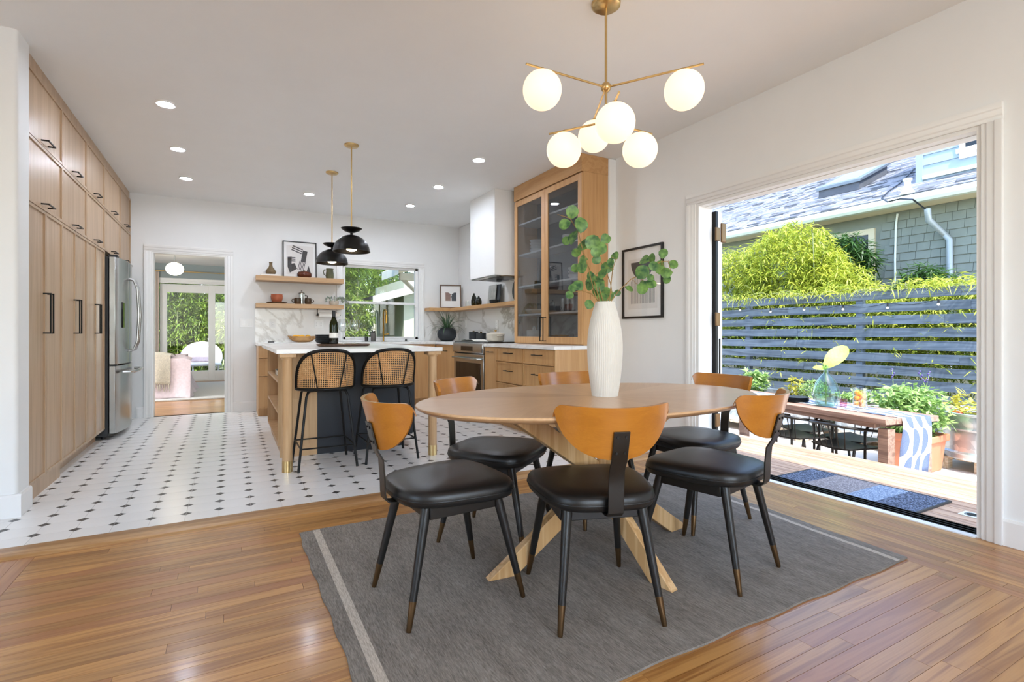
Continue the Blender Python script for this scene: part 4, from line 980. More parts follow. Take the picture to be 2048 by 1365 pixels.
# trailing succulent
t = thing('trailing_succulent', 'grey green string succulent trailing off the lower shelf', 'plant', (1.285, 7.61, LS))
G().lathe([(.05, 0), (.066, .02), (.068, .06), (.06, .06), (.058, .05), (.0001, .05)], (1.285, 7.61, LS), 20).build('pot', 'cork', t, 50)
vines = G(); beads = G()
for k in range(26):
    a = random.uniform(-.9, PI+.2) if k > 9 else random.uniform(-.5, .4); r = .05; p = Vector((1.285+.04*math.cos(a), 7.61-.04*math.sin(a), LS+.06)); pts = [p]; d = Vector((math.cos(a)*.02, -math.sin(a)*.02-.004, .03))
    L_ = 7 if k > 9 else random.randint(9, 19)
    for i in range(L_):
        p = p+d; d = d*.82+Vector((.004 if k <= 9 else 0, -.001, -.009)); 
        if p.z < LS+.01 and p.x < 1.415 and p.y > SY-.02: p.z = LS+.01; d.z = 0; d.x += .006
        pts.append(p.copy())
    vines.tube(pts, .0012, 4)
    for q in pts[1:]:
        for _ in range(3): beads.sphere(q+Vector((random.uniform(-.01, .01), random.uniform(-.01, .01), random.uniform(-.008, .012))), random.uniform(.003, .0055), 6, 4)
vines.build('vine', 'stem_green', t); tag(beads.build('leaf_beads', 'succulent', t, 60), kind='stuff')
# paper towel holder
t = thing('paper_towel_holder', 'black under shelf holder with a white paper towel roll', 'paper towel', (1.22, 7.6, 1.2975))
B(1.04, 1.22, 7.585, 7.615, 1.383, 1.3879).build('mount', 'black_metal', t); G().cyl((1.06, 7.6, 1.384), (1.06, 7.6, 1.31), .007, n=10).cyl((1.045, 7.6, 1.305), (1.375, 7.6, 1.305), .006, n=10).cyl((1.05, 7.6, 1.305), (1.075, 7.6, 1.305), .013, n=14).build('bar', 'black_metal', t, 40)
G().tube([(1.08, 7.6, 1.305), (1.36, 7.6, 1.305)], .032, 24).build('paper_roll', 'paper', t, 40)
# counter, back run
t = thing('knife', 'kitchen knife with dark handle lying on the back counter', 'knife', (.50, 7.40, CT))
B(.424, .50, 7.39, 7.41, CT, CT+.016).build('handle', 'black_plastic', t, bevel=.004); B(.50, .63, 7.385, 7.412, CT+.004, CT+.0065).build('blade', 'steel', t)
t = G(); n = 24
pr = [(.55, 0), (.8, .025), (.98, .07), (1.0, .078), (.95, .078), (.78, .03), (.4, .012), (.001, .012)]
for r, z in pr: t.v += [(.85+.19*r*math.cos(2*PI*k/n), 7.45+.10*r*math.sin(2*PI*k/n), CT+.001+z+.012*abs(math.cos(2*PI*k/n))**3*r) for k in range(n)]
for i in range(len(pr)-1):
    for k in range(n): q = (k+1) % n; t.f.append((i*n+k, i*n+q, (i+1)*n+q, (i+1)*n+k))
t.f.append(tuple(range(n))[::-1]); t.build('dough_bowl', 'bowl_wood', smooth=60, label='long carved wooden bowl holding lemons on the back counter', cat='bowl')
for k, (x, y, z) in enumerate(((.76, 7.44, .046), (.80, 7.50, .046), (.84, 7.42, .046), (.92, 7.46, .046))):
    g = G().sphere((0, 0, .022), .034, 16, 10, (1.25, 1, 1)); g.sphere((.041, 0, .022), .008, 8, 6, (1.4, 1, 1))
    g.xform(Matrix.Translation((x, y, CT+z)) @ Matrix.Rotation(k*1.3, 4, 'Z')); g.build('lemon', 'lemon', smooth=60, label=['leftmost yellow lemon in the long wooden bowl', 'yellow lemon at the back of the long wooden bowl', 'yellow lemon at the front of the long wooden bowl', 'rightmost yellow lemon in the long wooden bowl'][k], cat='lemon', group='lemons in the wooden bowl')
# island tray with bowls, wine, glasses
tz = CT+.0005; ty = 4.92
g = G(); pr = [(.9, 0), (1, .008), (1, .018), (.97, .022), (.001, .022)]; n = 40
for r, z in pr: g.v += [(.915+.232*r*math.copysign(abs(math.cos(2*PI*k/n))**.55, math.cos(2*PI*k/n)), ty+.14*r*math.copysign(abs(math.sin(2*PI*k/n))**.55, math.sin(2*PI*k/n)), tz+z) for k in range(n)]
for i in range(len(pr)-1):
    for k in range(n): q = (k+1) % n; g.f.append((i*n+k, i*n+q, (i+1)*n+q, (i+1)*n+k))
g.f.append(tuple(range(n))[::-1]); g.build('serving_tray', 'walnut', smooth=40, label='dark wooden serving board on the island worktop', cat='tray')
bt = tz+.0225
for k in range(4):
    lathe_thing('black_bowl', ['bottom black bowl of the stack behind the wine bottle', 'second black bowl from the bottom of the stack behind the wine bottle', 'third black bowl from the bottom of the stack behind the wine bottle', 'topmost black bowl of the stack behind the wine bottle'][k], 'bowl', (.775, 4.965, bt+k*.0165),
                [(.05, 0), (.09, .012), (.104, .034), (.1, .036), (.086, .0165), (.048, .0125), (.0001, .0125)], 'black_ceramic', 32, 'stacked black bowls')
wz = bt; wx, wy = .815, 4.835
t = thing('wine_bottle', 'dark green wine bottle with blank cream label on the tray', 'bottle', (wx, wy, wz))
G().lathe([(.030, 0), (.0375, .004), (.0385, .012), (.0385, .17), (.034, .195), (.018, .235), (.0145, .25), (.0142, .30), (.0001, .30)], (wx, wy, wz), 28).build('glass', 'bottle_glass', t, 50)
G().lathe([(.0001, .003), (.036, .003), (.036, .105), (.0001, .105)], (wx, wy, wz), 24).build('wine', 'black_glass', t, 50)
G().lathe([(.0388, .055), (.0390, .055), (.0390, .10), (.0388, .10), (.0388, .055)], (wx, wy, wz), 28).build('label', 'paper', t, 50)
G().lathe([(.0155, .235), (.0155, .302), (.0001, .303)], (wx, wy, wz), 20).build('foil', 'black_plastic', t, 40)
def wineglass(x, y, z, l, red=False):
    t = thing('wine_glass', l, 'wine glass', (x, y, z), 'wine glasses on the tray')
    G().lathe([(.035, 0), (.035, .002), (.006, .006), (.0035, .012), (.0035, .095), (.012, .105), (.036, .125), (.047, .155), (.046, .185), (.037, .225), (.0362, .225), (.045, .185), (.0458, .155), (.035, .127), (.010, .108), (.0001, .107)], (x, y, z), 28).build('glass', 'glassware', t, 60)
wineglass(.90, 4.855, bt, 'wine glass right beside the bottle on the tray'); wineglass(1.02, 4.93, bt, 'wine glass in front of the window on the tray')
# sink, faucet and soap
t = thing('kitchen_sink', 'stainless undermount sink below the window', 'sink', (1.95, 7.40, CT))
g = G(); g.box(1.66, 2.26, 7.20, 7.205, CT+.0002, CT+.002).box(1.66, 2.26, 7.575, 7.58, CT+.0002, CT+.002).box(1.66, 1.665, 7.2, 7.58, CT+.0002, CT+.002).box(2.255, 2.26, 7.2, 7.58, CT+.0002, CT+.002); g.build('rim', 'steel', t)
B(1.665, 2.255, 7.205, 7.575, CT+.0002, CT+.0008).build('basin', 'steel_dark', t)
fx, fy = 2.0, 7.64
t = thing('faucet', 'brushed gold gooseneck faucet in front of the kitchen window', 'faucet', (fx, fy, CT))
G().cyl((fx, fy, CT), (fx, fy, CT+.012), .03, n=20).build('base', 'gold', t, 40)
G().tube([(fx, fy, CT+.01), (fx, fy, CT+.42), (fx, fy-.02, CT+.455), (fx, fy-.07, CT+.475), (fx, fy-.12, CT+.465), (fx, fy-.15, CT+.43), (fx, fy-.155, CT+.38)], .013, 12).build('neck', 'gold', t, 60)
G().cyl((fx, fy-.155, CT+.39), (fx, fy-.155, CT+.27), .019, .017, n=16).build('spray_head', 'gold', t, 40); G().cyl((fx+.01, fy, CT+.1), (fx+.08, fy-.01, CT+.115), .009, n=10).build('lever', 'gold', t, 40)
t = thing('soap_dispenser', 'grey rounded soap dispenser beside the faucet', 'soap dispenser', (1.845, 7.62, CT))
G().lathe([(.032, 0), (.037, .01), (.038, .10), (.03, .13), (.0001, .13)], (1.845, 7.62, CT), 20).build('body', 'grey_dispenser', t, 50); G().lathe([(.028, .131), (.028, .155), (.0001, .155)], (1.845, 7.62, CT), 20).build('cap', 'black_plastic', t, 40)
lathe_thing('tumbler', 'small dark grey cup left of the soap dispenser', 'cup', (1.745, 7.63, CT), [(.022, 0), (.027, .07), (.025, .07), (.02, .004), (.0001, .004)], 'steel_dark')
lathe_thing('air_switch', 'small steel button right of the faucet', 'button', (2.345, 7.64, CT), [(.018, 0), (.018, .01), (.013, .04), (.0001, .041)], 'steel_dark')
# black pot with spiky plant
px, py = 2.95, 7.48
t = thing('potted_plant', 'spiky green plant in a round black pot on the corner counter', 'plant', (px, py, CT))
G().lathe([(.07, 0), (.11, .02), (.145, .07), (.15, .11), (.135, .165), (.10, .20), (.07, .212), (.064, .205), (.064, .18), (.0001, .18)], (px, py, CT), 36).build('pot', 'pot_black', t, 60)
g = G()
for k in range(44):
    a = 2.4*k; L_ = random.uniform(.24, .34); el = random.uniform(.35, 1.3) if k > 8 else 1.35; n = 8; base_ = Vector((px+.03*math.cos(a), py+.03*math.sin(a), CT+.19)); d = Vector((math.cos(a)*math.cos(el), math.sin(a)*math.cos(el), math.sin(el))); p = base_.copy(); sd = Vector((-math.sin(a), math.cos(a), 0)); b = len(g.v)
    for i in range(n+1):
        w_ = .009*(1-(i/n)**2)+.0006; g.v += [tuple(p-sd*w_), tuple(p-Vector((0, 0, .002))), tuple(p+sd*w_)]
        p = p+d*(L_/n); d = (d+Vector((0, 0, -.16-.1*(1-el/1.4)))).normalized()
        if p.y > YB-.02: p.y = YB-.02
    for i in range(n):
        for j in (0, 1): g.f.append((b+i*3+j, b+i*3+j+1, b+i*3+j+4, b+i*3+j+3))
g.build('foliage', 'spiky', t, 60)
# canisters, dutch oven, open book
for x, y, h, l in ((3.15, 6.92, .125, 'taller black lidded canister on the counter left of the outlet'), (3.12, 6.60, .11, 'shorter black lidded canister nearer the white pot')):
    t = thing('canister', l, 'canister', (x, y, CT), 'black canisters')
    G().lathe([(.068, 0), (.07, .004), (.07, h), (.0001, h)], (x, y, CT), 28).build('body', 'black_ceramic', t, 40); d = G().lathe([(.071, h), (.071, h+.016), (.0001, h+.018)], (x, y, CT), 28).build('lid', 'black_ceramic', t, 40)
    G().lathe([(.014, h+.017), (.018, h+.03), (.0001, h+.034)], (x, y, CT), 16).build('knob', 'gold', d, 40)
x, y, z = 3.02, 5.95, .9412
t = thing('dutch_oven', 'cream enamel dutch oven with brass knob on the cooktop', 'pot', (x, y, z))
G().lathe([(.095, 0), (.11, .01), (.118, .085), (.122, .09), (.0001, .09)], (x, y, z), 32).build('body', 'cream_enamel', t, 50); d = G().lathe([(.123, .091), (.12, .1), (.07, .115), (.0001, .12)], (x, y, z), 32).build('lid', 'cream_enamel', t, 50)
G().lathe([(.008, .118), (.008, .13), (.02, .138), (.018, .148), (.0001, .15)], (x, y, z), 16).build('knob', 'brass', d, 50)
for s in (-1, 1): G().tube([(x-.03, y+s*.112, z+.07), (x-.028, y+s*.145, z+.074), (x+.028, y+s*.145, z+.074), (x+.03, y+s*.112, z+.07)], .007, 8).build('handle', 'cream_enamel', t, 60)
t = thing('open_book', 'open cookbook with white pages on the front of the cooktop', 'book', (2.80, 6.10, .9412))
G().grid(lambda u, v: (2.68+.19*v, 5.86+.44*u, .9445+.022*(1-abs(math.cos(PI*u*1.0))**.5*1)*(1 if .02 < u < .98 else 0)+.018*math.sin(PI*((u*2) % 1))), 40, 6).build('pages', 'paper', t, 60)
B(2.67, 2.88, 5.85, 6.31, .9412, .9437).build('cover', 'book_grey', t)
# corner shelf objects
cz = 1.4455
lathe_thing('votive_cup', 'clear smoky votive cup left of the olive vases', 'cup', (3.10, 7.02, cz), [(.034, 0), (.04, .01), (.042, .085), (.039, .085), (.036, .012), (.0001, .01)], 'glassware')
lathe_thing('glass_vase', 'taller olive glass bud vase on the corner shelf', 'vase', (3.11, 6.82, cz), [(.03, 0), (.042, .02), (.045, .07), (.035, .13), (.014, .165), (.013, .185), (.011, .185), (.012, .165), (.0001, .02)], 'olive_glass', group='olive bud vases')
lathe_thing('glass_vase', 'shorter olive glass bud vase on the corner shelf', 'vase', (3.10, 6.64, cz), [(.03, 0), (.045, .02), (.048, .055), (.036, .095), (.014, .12), (.013, .135), (.011, .135), (.012, .12), (.0001, .02)], 'olive_glass', group='olive bud vases')
def leaning(name, label, y0, y1, h, th, x, tilt, mat, cat):
    g = B(-th, 0, y0, y1, 0, h); g.xform(Matrix.Translation((x, 0, cz+.001)) @ Matrix.Rotation(tilt, 4, 'Y')); return g.build(name, mat, label=label, cat=cat, bevel=.002)
leaning('serving_board', 'grey marble board leaning on the corner shelf', 6.24, 6.47, .27, .012, 3.165, .11, 'marble_board', 'board')
leaning('serving_board', 'dark board standing behind the grey marble one', 6.16, 6.38, .27, .012, 3.19, .11, 'print_slate', 'board')
t = thing('black_dish', 'small black mortar dish at the foot of the boards', 'dish', (3.09, 6.13, cz)); G().lathe([(.045, 0), (.06, .012), (.066, .045), (.06, .05), (.05, .02), (.0001, .012)], (3.09, 6.13, cz), 24).build('body', 'black_ceramic', t, 50)
g = G().lathe([(.0001, 0), (.165, 0), (.167, .006), (.165, .012), (.0001, .012)], n=40); g.xform(Matrix.Translation((3.19, 5.62, cz+.168)) @ Matrix.Rotation(math.radians(-84), 4, 'Y')); g.build('round_board', 'slate_round', smooth=40, label='round dark slate board leaning beside the glass cabinet', cat='board')
# cabinet contents
def stack(x, y, z, n, prof, step, name, cat, mat, l, grp):
    for k in range(n): lathe_thing(name, l[k], cat, (x, y, z+k*step), prof, mat, 24, grp)
bp = [(.03, 0), (.065, .02), (.078, .044), (.074, .046), (.06, .024), (.0001, .012)]
sz = [h+.0185 for h in hs]
ords = ['bottom', 'second from the bottom', 'third from the bottom', 'top']
stack(3.10, 5.06, sz[2], 4, bp, .036, 'white_bowl', 'bowl', 'white_ceramic', [f'{o} white bowl of the stack inside the left cabinet door' for o in ords], 'white bowls in the glass cabinet')
lathe_thing('scalloped_cup', 'white scalloped cup inside the right cabinet door above the bowls', 'cup', (3.08, 4.39, sz[2]), [(.03, 0), (.05, .02), (.062, .06), (.064, .10), (.06, .10), (.055, .06), (.0001, .02)], 'white_ceramic')
stack(3.08, 4.27, sz[1], 3, bp, .036, 'white_bowl', 'bowl', 'white_ceramic', [f'{o} white bowl of the stack at the right edge of the glass cabinet' for o in ('bottom', 'middle', 'top')], 'white bowls in the glass cabinet')
for k, y in enumerate((4.27, 4.36, 4.45)): lathe_thing('tall_tumbler', ['rightmost', 'middle', 'leftmost'][k]+' clear tall tumbler inside the right cabinet door', 'glass', (3.05, y, sz[0]), [(.028, 0), (.033, .14), (.031, .14), (.026, .004), (.0001, .004)], 'glassware', 20, 'tumblers in the glass cabinet')
lathe_thing('cream_dish', 'low cream serving dish on the lowest cabinet shelf', 'dish', (3.09, 5.04, sz[0]), [(.08, 0), (.12, .02), (.135, .05), (.128, .05), (.11, .02), (.0001, .012)], 'cream_enamel')
cb = CT+.021
t = thing('cream_jar', 'cream jar with loop lid at the bottom of the cabinet', 'jar', (3.08, 5.08, cb)); G().lathe([(.075, 0), (.085, .01), (.088, .12), (.0001, .122)], (3.08, 5.08, cb), 28).build('body', 'cream_enamel', t, 50); d = G().lathe([(.09, .1225), (.088, .132), (.0001, .14)], (3.08, 5.08, cb), 28).build('lid', 'cream_enamel', t, 50)
G().tube([(3.08, 5.08-.028, cb+.135), (3.08, 5.08-.024, cb+.165), (3.08, 5.08, cb+.178), (3.08, 5.08+.024, cb+.165), (3.08, 5.08+.028, cb+.135)], .006, 8).build('loop', 'cork', d, 60)
for k, y in enumerate((4.21, 4.29)): lathe_thing('short_tumbler', ['right', 'left'][k]+' clear short tumbler at the bottom right of the cabinet', 'glass', (3.04, y, cb), [(.03, 0), (.034, .095), (.032, .095), (.028, .006), (.0001, .006)], 'glassware', 20, 'short tumblers in the cabinet')
lathe_thing('wooden_bowl', 'shallow wooden bowl at the bottom of the cabinet', 'bowl', (3.09, 4.47, cb), [(.06, 0), (.1, .02), (.12, .05), (.114, .05), (.09, .022), (.0001, .012)], 'walnut')
# books in the island shelves
def book(x0, x1, y0, y1, z, th, mat, lab):
    t = thing('book', lab, 'book', ((x0+x1)/2, (y0+y1)/2, z), 'books on the island shelves')
    B(x0, x1, y0, y1, z, z+.003).build('cover', mat, t); B(x0+.004, x1-.002, y0+.003, y1-.003, z+.003, z+th-.003).build('pages', 'paper', t); B(x0, x1, y0, y1, z+th-.003, z+th).build('cover', mat, t); B(x1-.003, x1, y0, y1, z, z+th).build('spine', mat, t)
z1, z2 = .6455, .3855
book(.38, .56, 4.86, 5.12, z1, .03, 'book_green', 'bottom dark green book of the pile on the upper island shelf'); book(.385, .555, 4.87, 5.11, z1+.0305, .028, 'book_green', 'middle green book of the pile on the upper island shelf'); book(.39, .55, 4.87, 5.10, z1+.059, .02, 'book_grey', 'thin grey book of the pile on the upper island shelf')
lathe_thing('ceramic_cup', 'white cup standing on the book pile in the island', 'cup', (.46, 4.93, z1+.0795), [(.03, 0), (.036, .06), (.034, .06), (.028, .006), (.0001, .006)], 'white_ceramic')
book(.38, .56, 5.30, 5.55, z1, .05, 'book_grey', 'thick grey book farther back on the upper island shelf')
book(.38, .56, 4.86, 5.10, z2, .03, 'book_green', 'lower green book on the middle island shelf'); book(.385, .555, 4.87, 5.09, z2+.0305, .028, 'book_green', 'upper green book on the middle island shelf')
lathe_thing('dark_vase', 'small dark round vase on the bottom island shelf', 'vase', (.48, 4.82, .1205), [(.03, 0), (.05, .02), (.055, .05), (.03, .085), (.018, .09), (.0001, .08)], 'black_ceramic')
# ------------------------------------------------------------------ bedroom beyond the doorway
BY = 13.2; BZ = 2.55; BX0, BX1 = -2.9, .75
fb = struct('floor_bedroom', B(BX0, BX1, YB+.12, BY, -.08, -.006), 'subfloor')
x = BX0; g2 = G()
y = YB+.121
B(DX0, DX1, YB-.001, YB+.121, -.05, 0).build('plank', 'floor_x', fb, local=True)
npk = 0
while y < BY:
    xx = BX0-random.uniform(0, 1)
    while xx < BX1:
        x2 = xx+random.uniform(.8, 1.8); a, b = max(xx, BX0), min(x2, BX1)
        if y < 9.6 and b > -1.4 and b-a > .02: B(a, b-.001, y, y+.0575, -.006, 0).build('plank', 'floor_x', fb, local=True)
        elif b-a > .02: g2.box(a, b-.001, y, y+.0575, -.006, 0)
        xx = x2
    y += .0585
tag(g2.build('plank_field', 'floor_x', fb, local=True), kind='stuff')
struct('ceiling_bedroom', B(BX0-.1, BX1+.1, YB+.12, BY+.1, BZ, BZ+.2), 'ceiling')
struct('wall_bedroom_left', G().box(BX0-.1, BX0, YB+.12, 8.6, 0, BZ).box(BX0-.1, BX0, 9.8, BY, 0, BZ).box(BX0-.1, BX0, 8.6, 9.8, 0, .85).box(BX0-.1, BX0, 8.6, 9.8, 2.15, BZ), 'bedroom_wall'); casement('window_added_bedroom', 'X', 8.6, 9.8, .85, 2.15, BX0-.06); struct('wall_bedroom_right', B(BX1, BX1+.1, YB+.12, BY, 0, BZ), 'bedroom_wall')  # left side window is unseen, added for the bedroom fill lamp
SX0, SX1, SZ = -1.36, .62, 2.14
struct('wall_bedroom_back', G().box(BX0-.1, SX0, BY, BY+.12, 0, BZ).box(SX0, SX1, BY, BY+.12, SZ, BZ).box(SX1, BX1+.1, BY, BY+.12, 0, BZ), 'bedroom_wall')
casing('trim_9', 'Y', SX0, SX1, SZ-.01, BY, w=.11, label='white casing of the bedroom sliding door')
d = thing('door_1', 'white framed sliding glass door in the bedroom', None, (0, 0, 0), kind='structure'); d['label'] = 'white framed sliding glass door in the bedroom'
def slider(x0, x1, y, nm):
    p = G().box(x0, x0+.13, y, y+.045, .03, SZ-.02).box(x1-.11, x1, y, y+.045, .03, SZ-.02).box(x0+.13, x1-.11, y, y+.045, .03, .22).box(x0+.13, x1-.11, y, y+.045, 1.94, SZ-.02).build(nm, 'trim', d, bevel=.003)
    B(x0+.13, x1-.11, y+.02, y+.026, .22, 1.94).build('pane', 'pane', p)
slider(SX0+.02, -.33, BY+.06, 'fixed_panel'); slider(-.44, .60, BY+.005, 'sliding_panel')
B(SX0, SX1, BY, BY+.12, 0, .03).build('sill', 'trim', d)
t = thing('curtain_rod', 'brass curtain rod above the bedroom sliding door', 'curtain rod', (-.4, BY-.09, 2.38))
G().cyl((-1.9, BY-.09, 2.38), (.7, BY-.09, 2.38), .011, n=10).build('rod', 'brass', t, 40)
for x in (-1.7, -.25, .65): G().cyl((x, BY-.09, 2.38), (x, BY, 2.38), .007, n=8).build('bracket', 'brass', t, 40)
G().shell(lambda u, v: (-1.80+.46*u, BY-.09+.035*math.sin(u*34), .02+2.34*v), 70, 4, lambda u, v: (-1.80+.46*u, BY-.087+.035*math.sin(u*34), .02+2.34*v)).build('curtain', 'curtain', smooth=60, label='pale blush curtain gathered at the left of the sliding door', cat='curtain')
t = thing('ceiling_lamp', 'round opal ceiling lamp in the bedroom', 'ceiling lamp', (-.92, 11.4, 2.12))
G().lathe([(.0001, BZ-.02), (.06, BZ-.018), (.062, BZ-.001), (.0001, BZ-.001)], (-.92, 11.4, 0), 24).build('canopy', 'steel', t, 40); G().cyl((-.92, 11.4, 2.36), (-.92, 11.4, BZ-.01), .007, n=8).build('rod', 'steel', t, 40); G().sphere((-.92, 11.4, 2.25), .145, 28, 16, (1, 1, .82)).build('globe', 'bed_globe', t, 60)
B(-2.6, .72, 9.45, 12.6, .0005, .02).build('bedroom_rug', 'bed_rug', label='pale woven rug under the bed', cat='rug', bevel=.004)
t = thing('bed', 'bed with blush quilt and lilac coverlet seen through the doorway', 'bed', (-1.7, 10.75, .02))
B(-2.75, -.78, 9.80, 11.75, .0205, .26).build('base', 'bed_pink', t, bevel=.02); B(-2.75, -.74, 9.78, 11.77, .26, .60).build('mattress', 'bed_pink', t, bevel=.06, seg=4)
def drape(x0, x1, y0, y1, zt, zb, fl, nm, mat, ph=0, edge=.05):
    # cover over the foot corner: top, then falls on the -y and +x sides with flare
    prof = []
    def fn(u, v):
        x = x0+(x1-x0)*u; L1 = zt-zb; s = v*(L1+(y1-y0)); 
        if s < L1: z = zb+s; f = 1-s/L1; y = y0-fl*f*f-.03*math.sin(x*11+ph)*f; 
        else: z = zt+.02*math.sin((s-L1)*2.5); y = y0+(s-L1)
        e = max(0, (x-(x1-.12))/.12)
        return (x, y, z-.03*e*e)
    G().shell(fn, 40, 40, lambda u, v: tuple(Vector(fn(u, v))+Vector((0, .006, -.006)))).build(nm, mat, t, smooth=70)
drape(-2.74, -.66, 9.755, 11.7, .628, .10, .06, 'quilt', 'bed_pink')
def side(u, v):
    y = 9.74+2.05*u; zt = .64; s = v*(.62+.75); 
    if s < .62: z = .025+s; f = 1-s/.62; x = -.73+.17*f*f+.03*math.sin(y*9)*f; yy = y-.10*f*f*max(0, 1-u*5)
    else: z = zt+.0*u+.015*math.sin(y*5); x = -.73-(s-.62); yy = y
    return (x, yy, z)
G().shell(side, 40, 40, lambda u, v: tuple(Vector(side(u, v))+Vector((-.008, 0, -.008)))).build('coverlet', 'bed_lilac', t, smooth=70)
drape(-1.06, -.57, 9.738, 10.2, .642, .03, .10, 'coverlet_front', 'bed_lilac', 1.3)
def thr(u, v):
    x = -2.0+1.16*u; s = v*1.3
    if s < .42: z = .27+s; f = 1-s/.42; y = 9.73-.06*f-.02*math.sin(x*17)*f
    else: z = .70+.03*math.sin((s)*5+x*4)+.06*math.exp(-((s-.5)/.2)**2)*math.sin(x*3+1)**2; y = 9.73+(s-.42)
    return (x, y, z-.05*max(0, u-.85)*4)
th_ = G().shell(thr, 40, 40, lambda u, v: tuple(Vector(thr(u, v))+Vector((0, .012, -.012)))).build('throw_blanket', 'throw_wool', label='chunky oatmeal throw blanket with fringe on the bed', cat='blanket', smooth=70)
g = G()
for k in range(46):
    x = -1.98+1.12*k/45; p = Vector(thr((x+2.0)/1.16, 0)); g.tube([p, p+Vector((random.uniform(-.01, .01), -.01, -.06)), p+Vector((random.uniform(-.02, .02), -.012, -.12))], [.008, .006, .003], 5)
tag(g.build('fringe', 'throw_wool', th_, 60), kind='stuff')
# ------------------------------------------------------------------ outside: deck, patio, fence
DK = -.03; PZ = -.45
dk = thing('floor_deck', None, None, (0, 0, 0), kind='structure')
bw = .094; x = XR+.175
while x < 4.66:
    y = -1.0-random.uniform(0, 1.5)
    while y < 5.6:
        y2 = y+random.uniform(1.8, 3.2); B(x, x+bw-.006, max(y, -1), min(y2, 5.6)-.003, DK-.025, DK).build('deck_board', 'deck_wood', dk, local=True, bevel=.002); y = y2
    x += bw
DXE = x-.006
B(XR+.14, DXE, -1, 5.6, DK-.20, DK-.03).build('joist_frame', 'black_wood', dk, local=True); B(DXE-.001, DXE+.02, -1, 5.6, PZ, DK-.005).build('fascia_board', 'deck_wood', dk, local=True)
struct('floor_patio', B(XR+.14, 30, -12, 26, PZ-.1, PZ), 'concrete')
struct('floor_yard', B(-14, XR+.14, YB+.24, 26, -.3, -.12), 'foliage_ground')
# recessed deck fitting
t = thing('deck_drain', 'square brushed metal fitting set in the deck boards', 'deck fitting', (3.62, 1.205, DK))
c = atz(1944, 1031, DK); B(c.x-.05, c.x+.05, c.y-.05, c.y+.05, DK, DK+.003).build('plate', 'gutter', t); G().lathe([(.028, .003), (.032, .005), (.036, .003), (.028, .003)], (c.x, c.y, DK), 20).build('ring', 'steel_dark', t); G().lathe([(.026, .003), (.026, .004), (.0001, .004)], (c.x, c.y, DK), 20).build('cover', 'black_metal', t)
# doormat: four woven fields
def matmat(nm, a, b):
    t = NT(nm); t.set(Roughness=.95); v = t.coord('Object', (1, 1, 1)); ck = t.n('TexVoronoi'); ck.inputs['Scale'].default_value = 90; t.l(v, ck.inputs['Vector'])
    t.color(t.ramp(ck.outputs['Distance'], [(.25, S(a)), (.6, S(b))])); t.bump(ck.outputs['Distance'], .6, .006); MT[nm] = t.m
matmat('mat_navy', '7a859a', '2f3848'); matmat('mat_taupe', 'a39c9a', '77706f'); matmat('mat_blue', 'a3b0c0', '6d7d92')
q = [atz(1622, 937, DK+.01), atz(1541, 956, DK+.01), atz(1825, 1030, DK+.01), atz(1903, 1003, DK+.01)]   # far-left, near-left, near-right, far-right
mx0, mx1 = XR+.19, (q[0].x+q[3].x)/2; my0, my1 = (q[2].y+q[3].y)/2, (q[0].y+q[1].y)/2
t = thing('doormat', 'long woven doormat of navy, taupe and blue fields on the deck', 'doormat', ((mx0+mx1)/2, (my0+my1)/2, DK))
L_ = my1-my0
for a, b, m in ((0, .25, 'mat_navy'), (.25, .45, 'mat_blue'), (.45, .78, 'mat_taupe'), (.78, 1, 'mat_navy')): B(mx0+.012, mx1-.012, my0+.012+(L_-.024)*a, my0+.012+(L_-.024)*b, DK+.0005, DK+.011).build('woven_field', m, t)
g = G(); g.box(mx0, mx1, my0, my0+.012, DK+.0005, DK+.012).box(mx0, mx1, my1-.012, my1, DK+.0005, DK+.012).box(mx0, mx0+.012, my0+.012, my1-.012, DK+.0005, DK+.012).box(mx1-.012, mx1, my0+.012, my1-.012, DK+.0005, DK+.012); g.build('binding', 'black_plastic', t)
# folding door stacked outside at the far jamb
d = thing('door_2', 'folded glass door stack at the far side of the deck opening', None, (0, 0, 0), kind='structure')
for k, (xa, xb, ya, yb, m) in enumerate(((XR+.155, XR+.185, 2.885, 3.72, 'black_metal'), (XR+.195, XR+.245, 2.895, 3.72, 'trim'))):
    z0, z1 = .0, OZ-.05
    p = G().box(xa, xb, ya, ya+.06, z0, z1).box(xa, xb, yb-.06, yb, z0, z1).box(xa, xb, ya+.06, yb-.06, z0, z0+.1).box(xa, xb, ya+.06, yb-.06, z1-.07, z1).build('door_panel', m, d, bevel=.003)
    xm = (xa+xb)/2; B(xm-.003, xm+.003, ya+.06, yb-.06, z0+.1, z1-.07).build('pane', 'pane', p)
    if k == 0:
        for z in (.33, 1.16, 1.86): B(xa-.012, xb+.006, ya-.016, ya, z-.055, z+.055).build('hinge', 'bronze', p, bevel=.003)
    else:
        B(xb-.02, xb+.035, ya-.014, ya+.03, 1.80, 1.96).build('roller_carriage', 'bronze', p, bevel=.006); B(xa+.01, xa+.02, ya-.008, ya, .62, 1.0).build('lock_rail', 'black_metal', p); G().cyl((xa+.015, ya-.035, 1.0), (xa+.06, ya-.035, 1.0), .007, n=8).build('lever', 'black_metal', p)
# fence
FX = 8.3; pitch = .181
f = thing('slat_fence', 'dark blue grey horizontal slat fence behind the patio', 'fence', (FX, 5, PZ))
for k in range(12):
    z1 = 1.665-k*pitch; z0 = z1-.128
    if z0 < PZ: break
    y = .8-random.uniform(0, 1)
    while y < 11.5:
        y2 = y+2.45; B(FX-.02, FX, y, y2-.002, z0, z1).build('slat', 'fence_wood', f, bevel=.002); y = y2
for y in (.95, 2.62, 4.25, 6.15, 8.1, 10.1): B(FX+.001, FX+.09, y-.045, y+.045, PZ, 1.69).build('post', 'fence_wood', f)
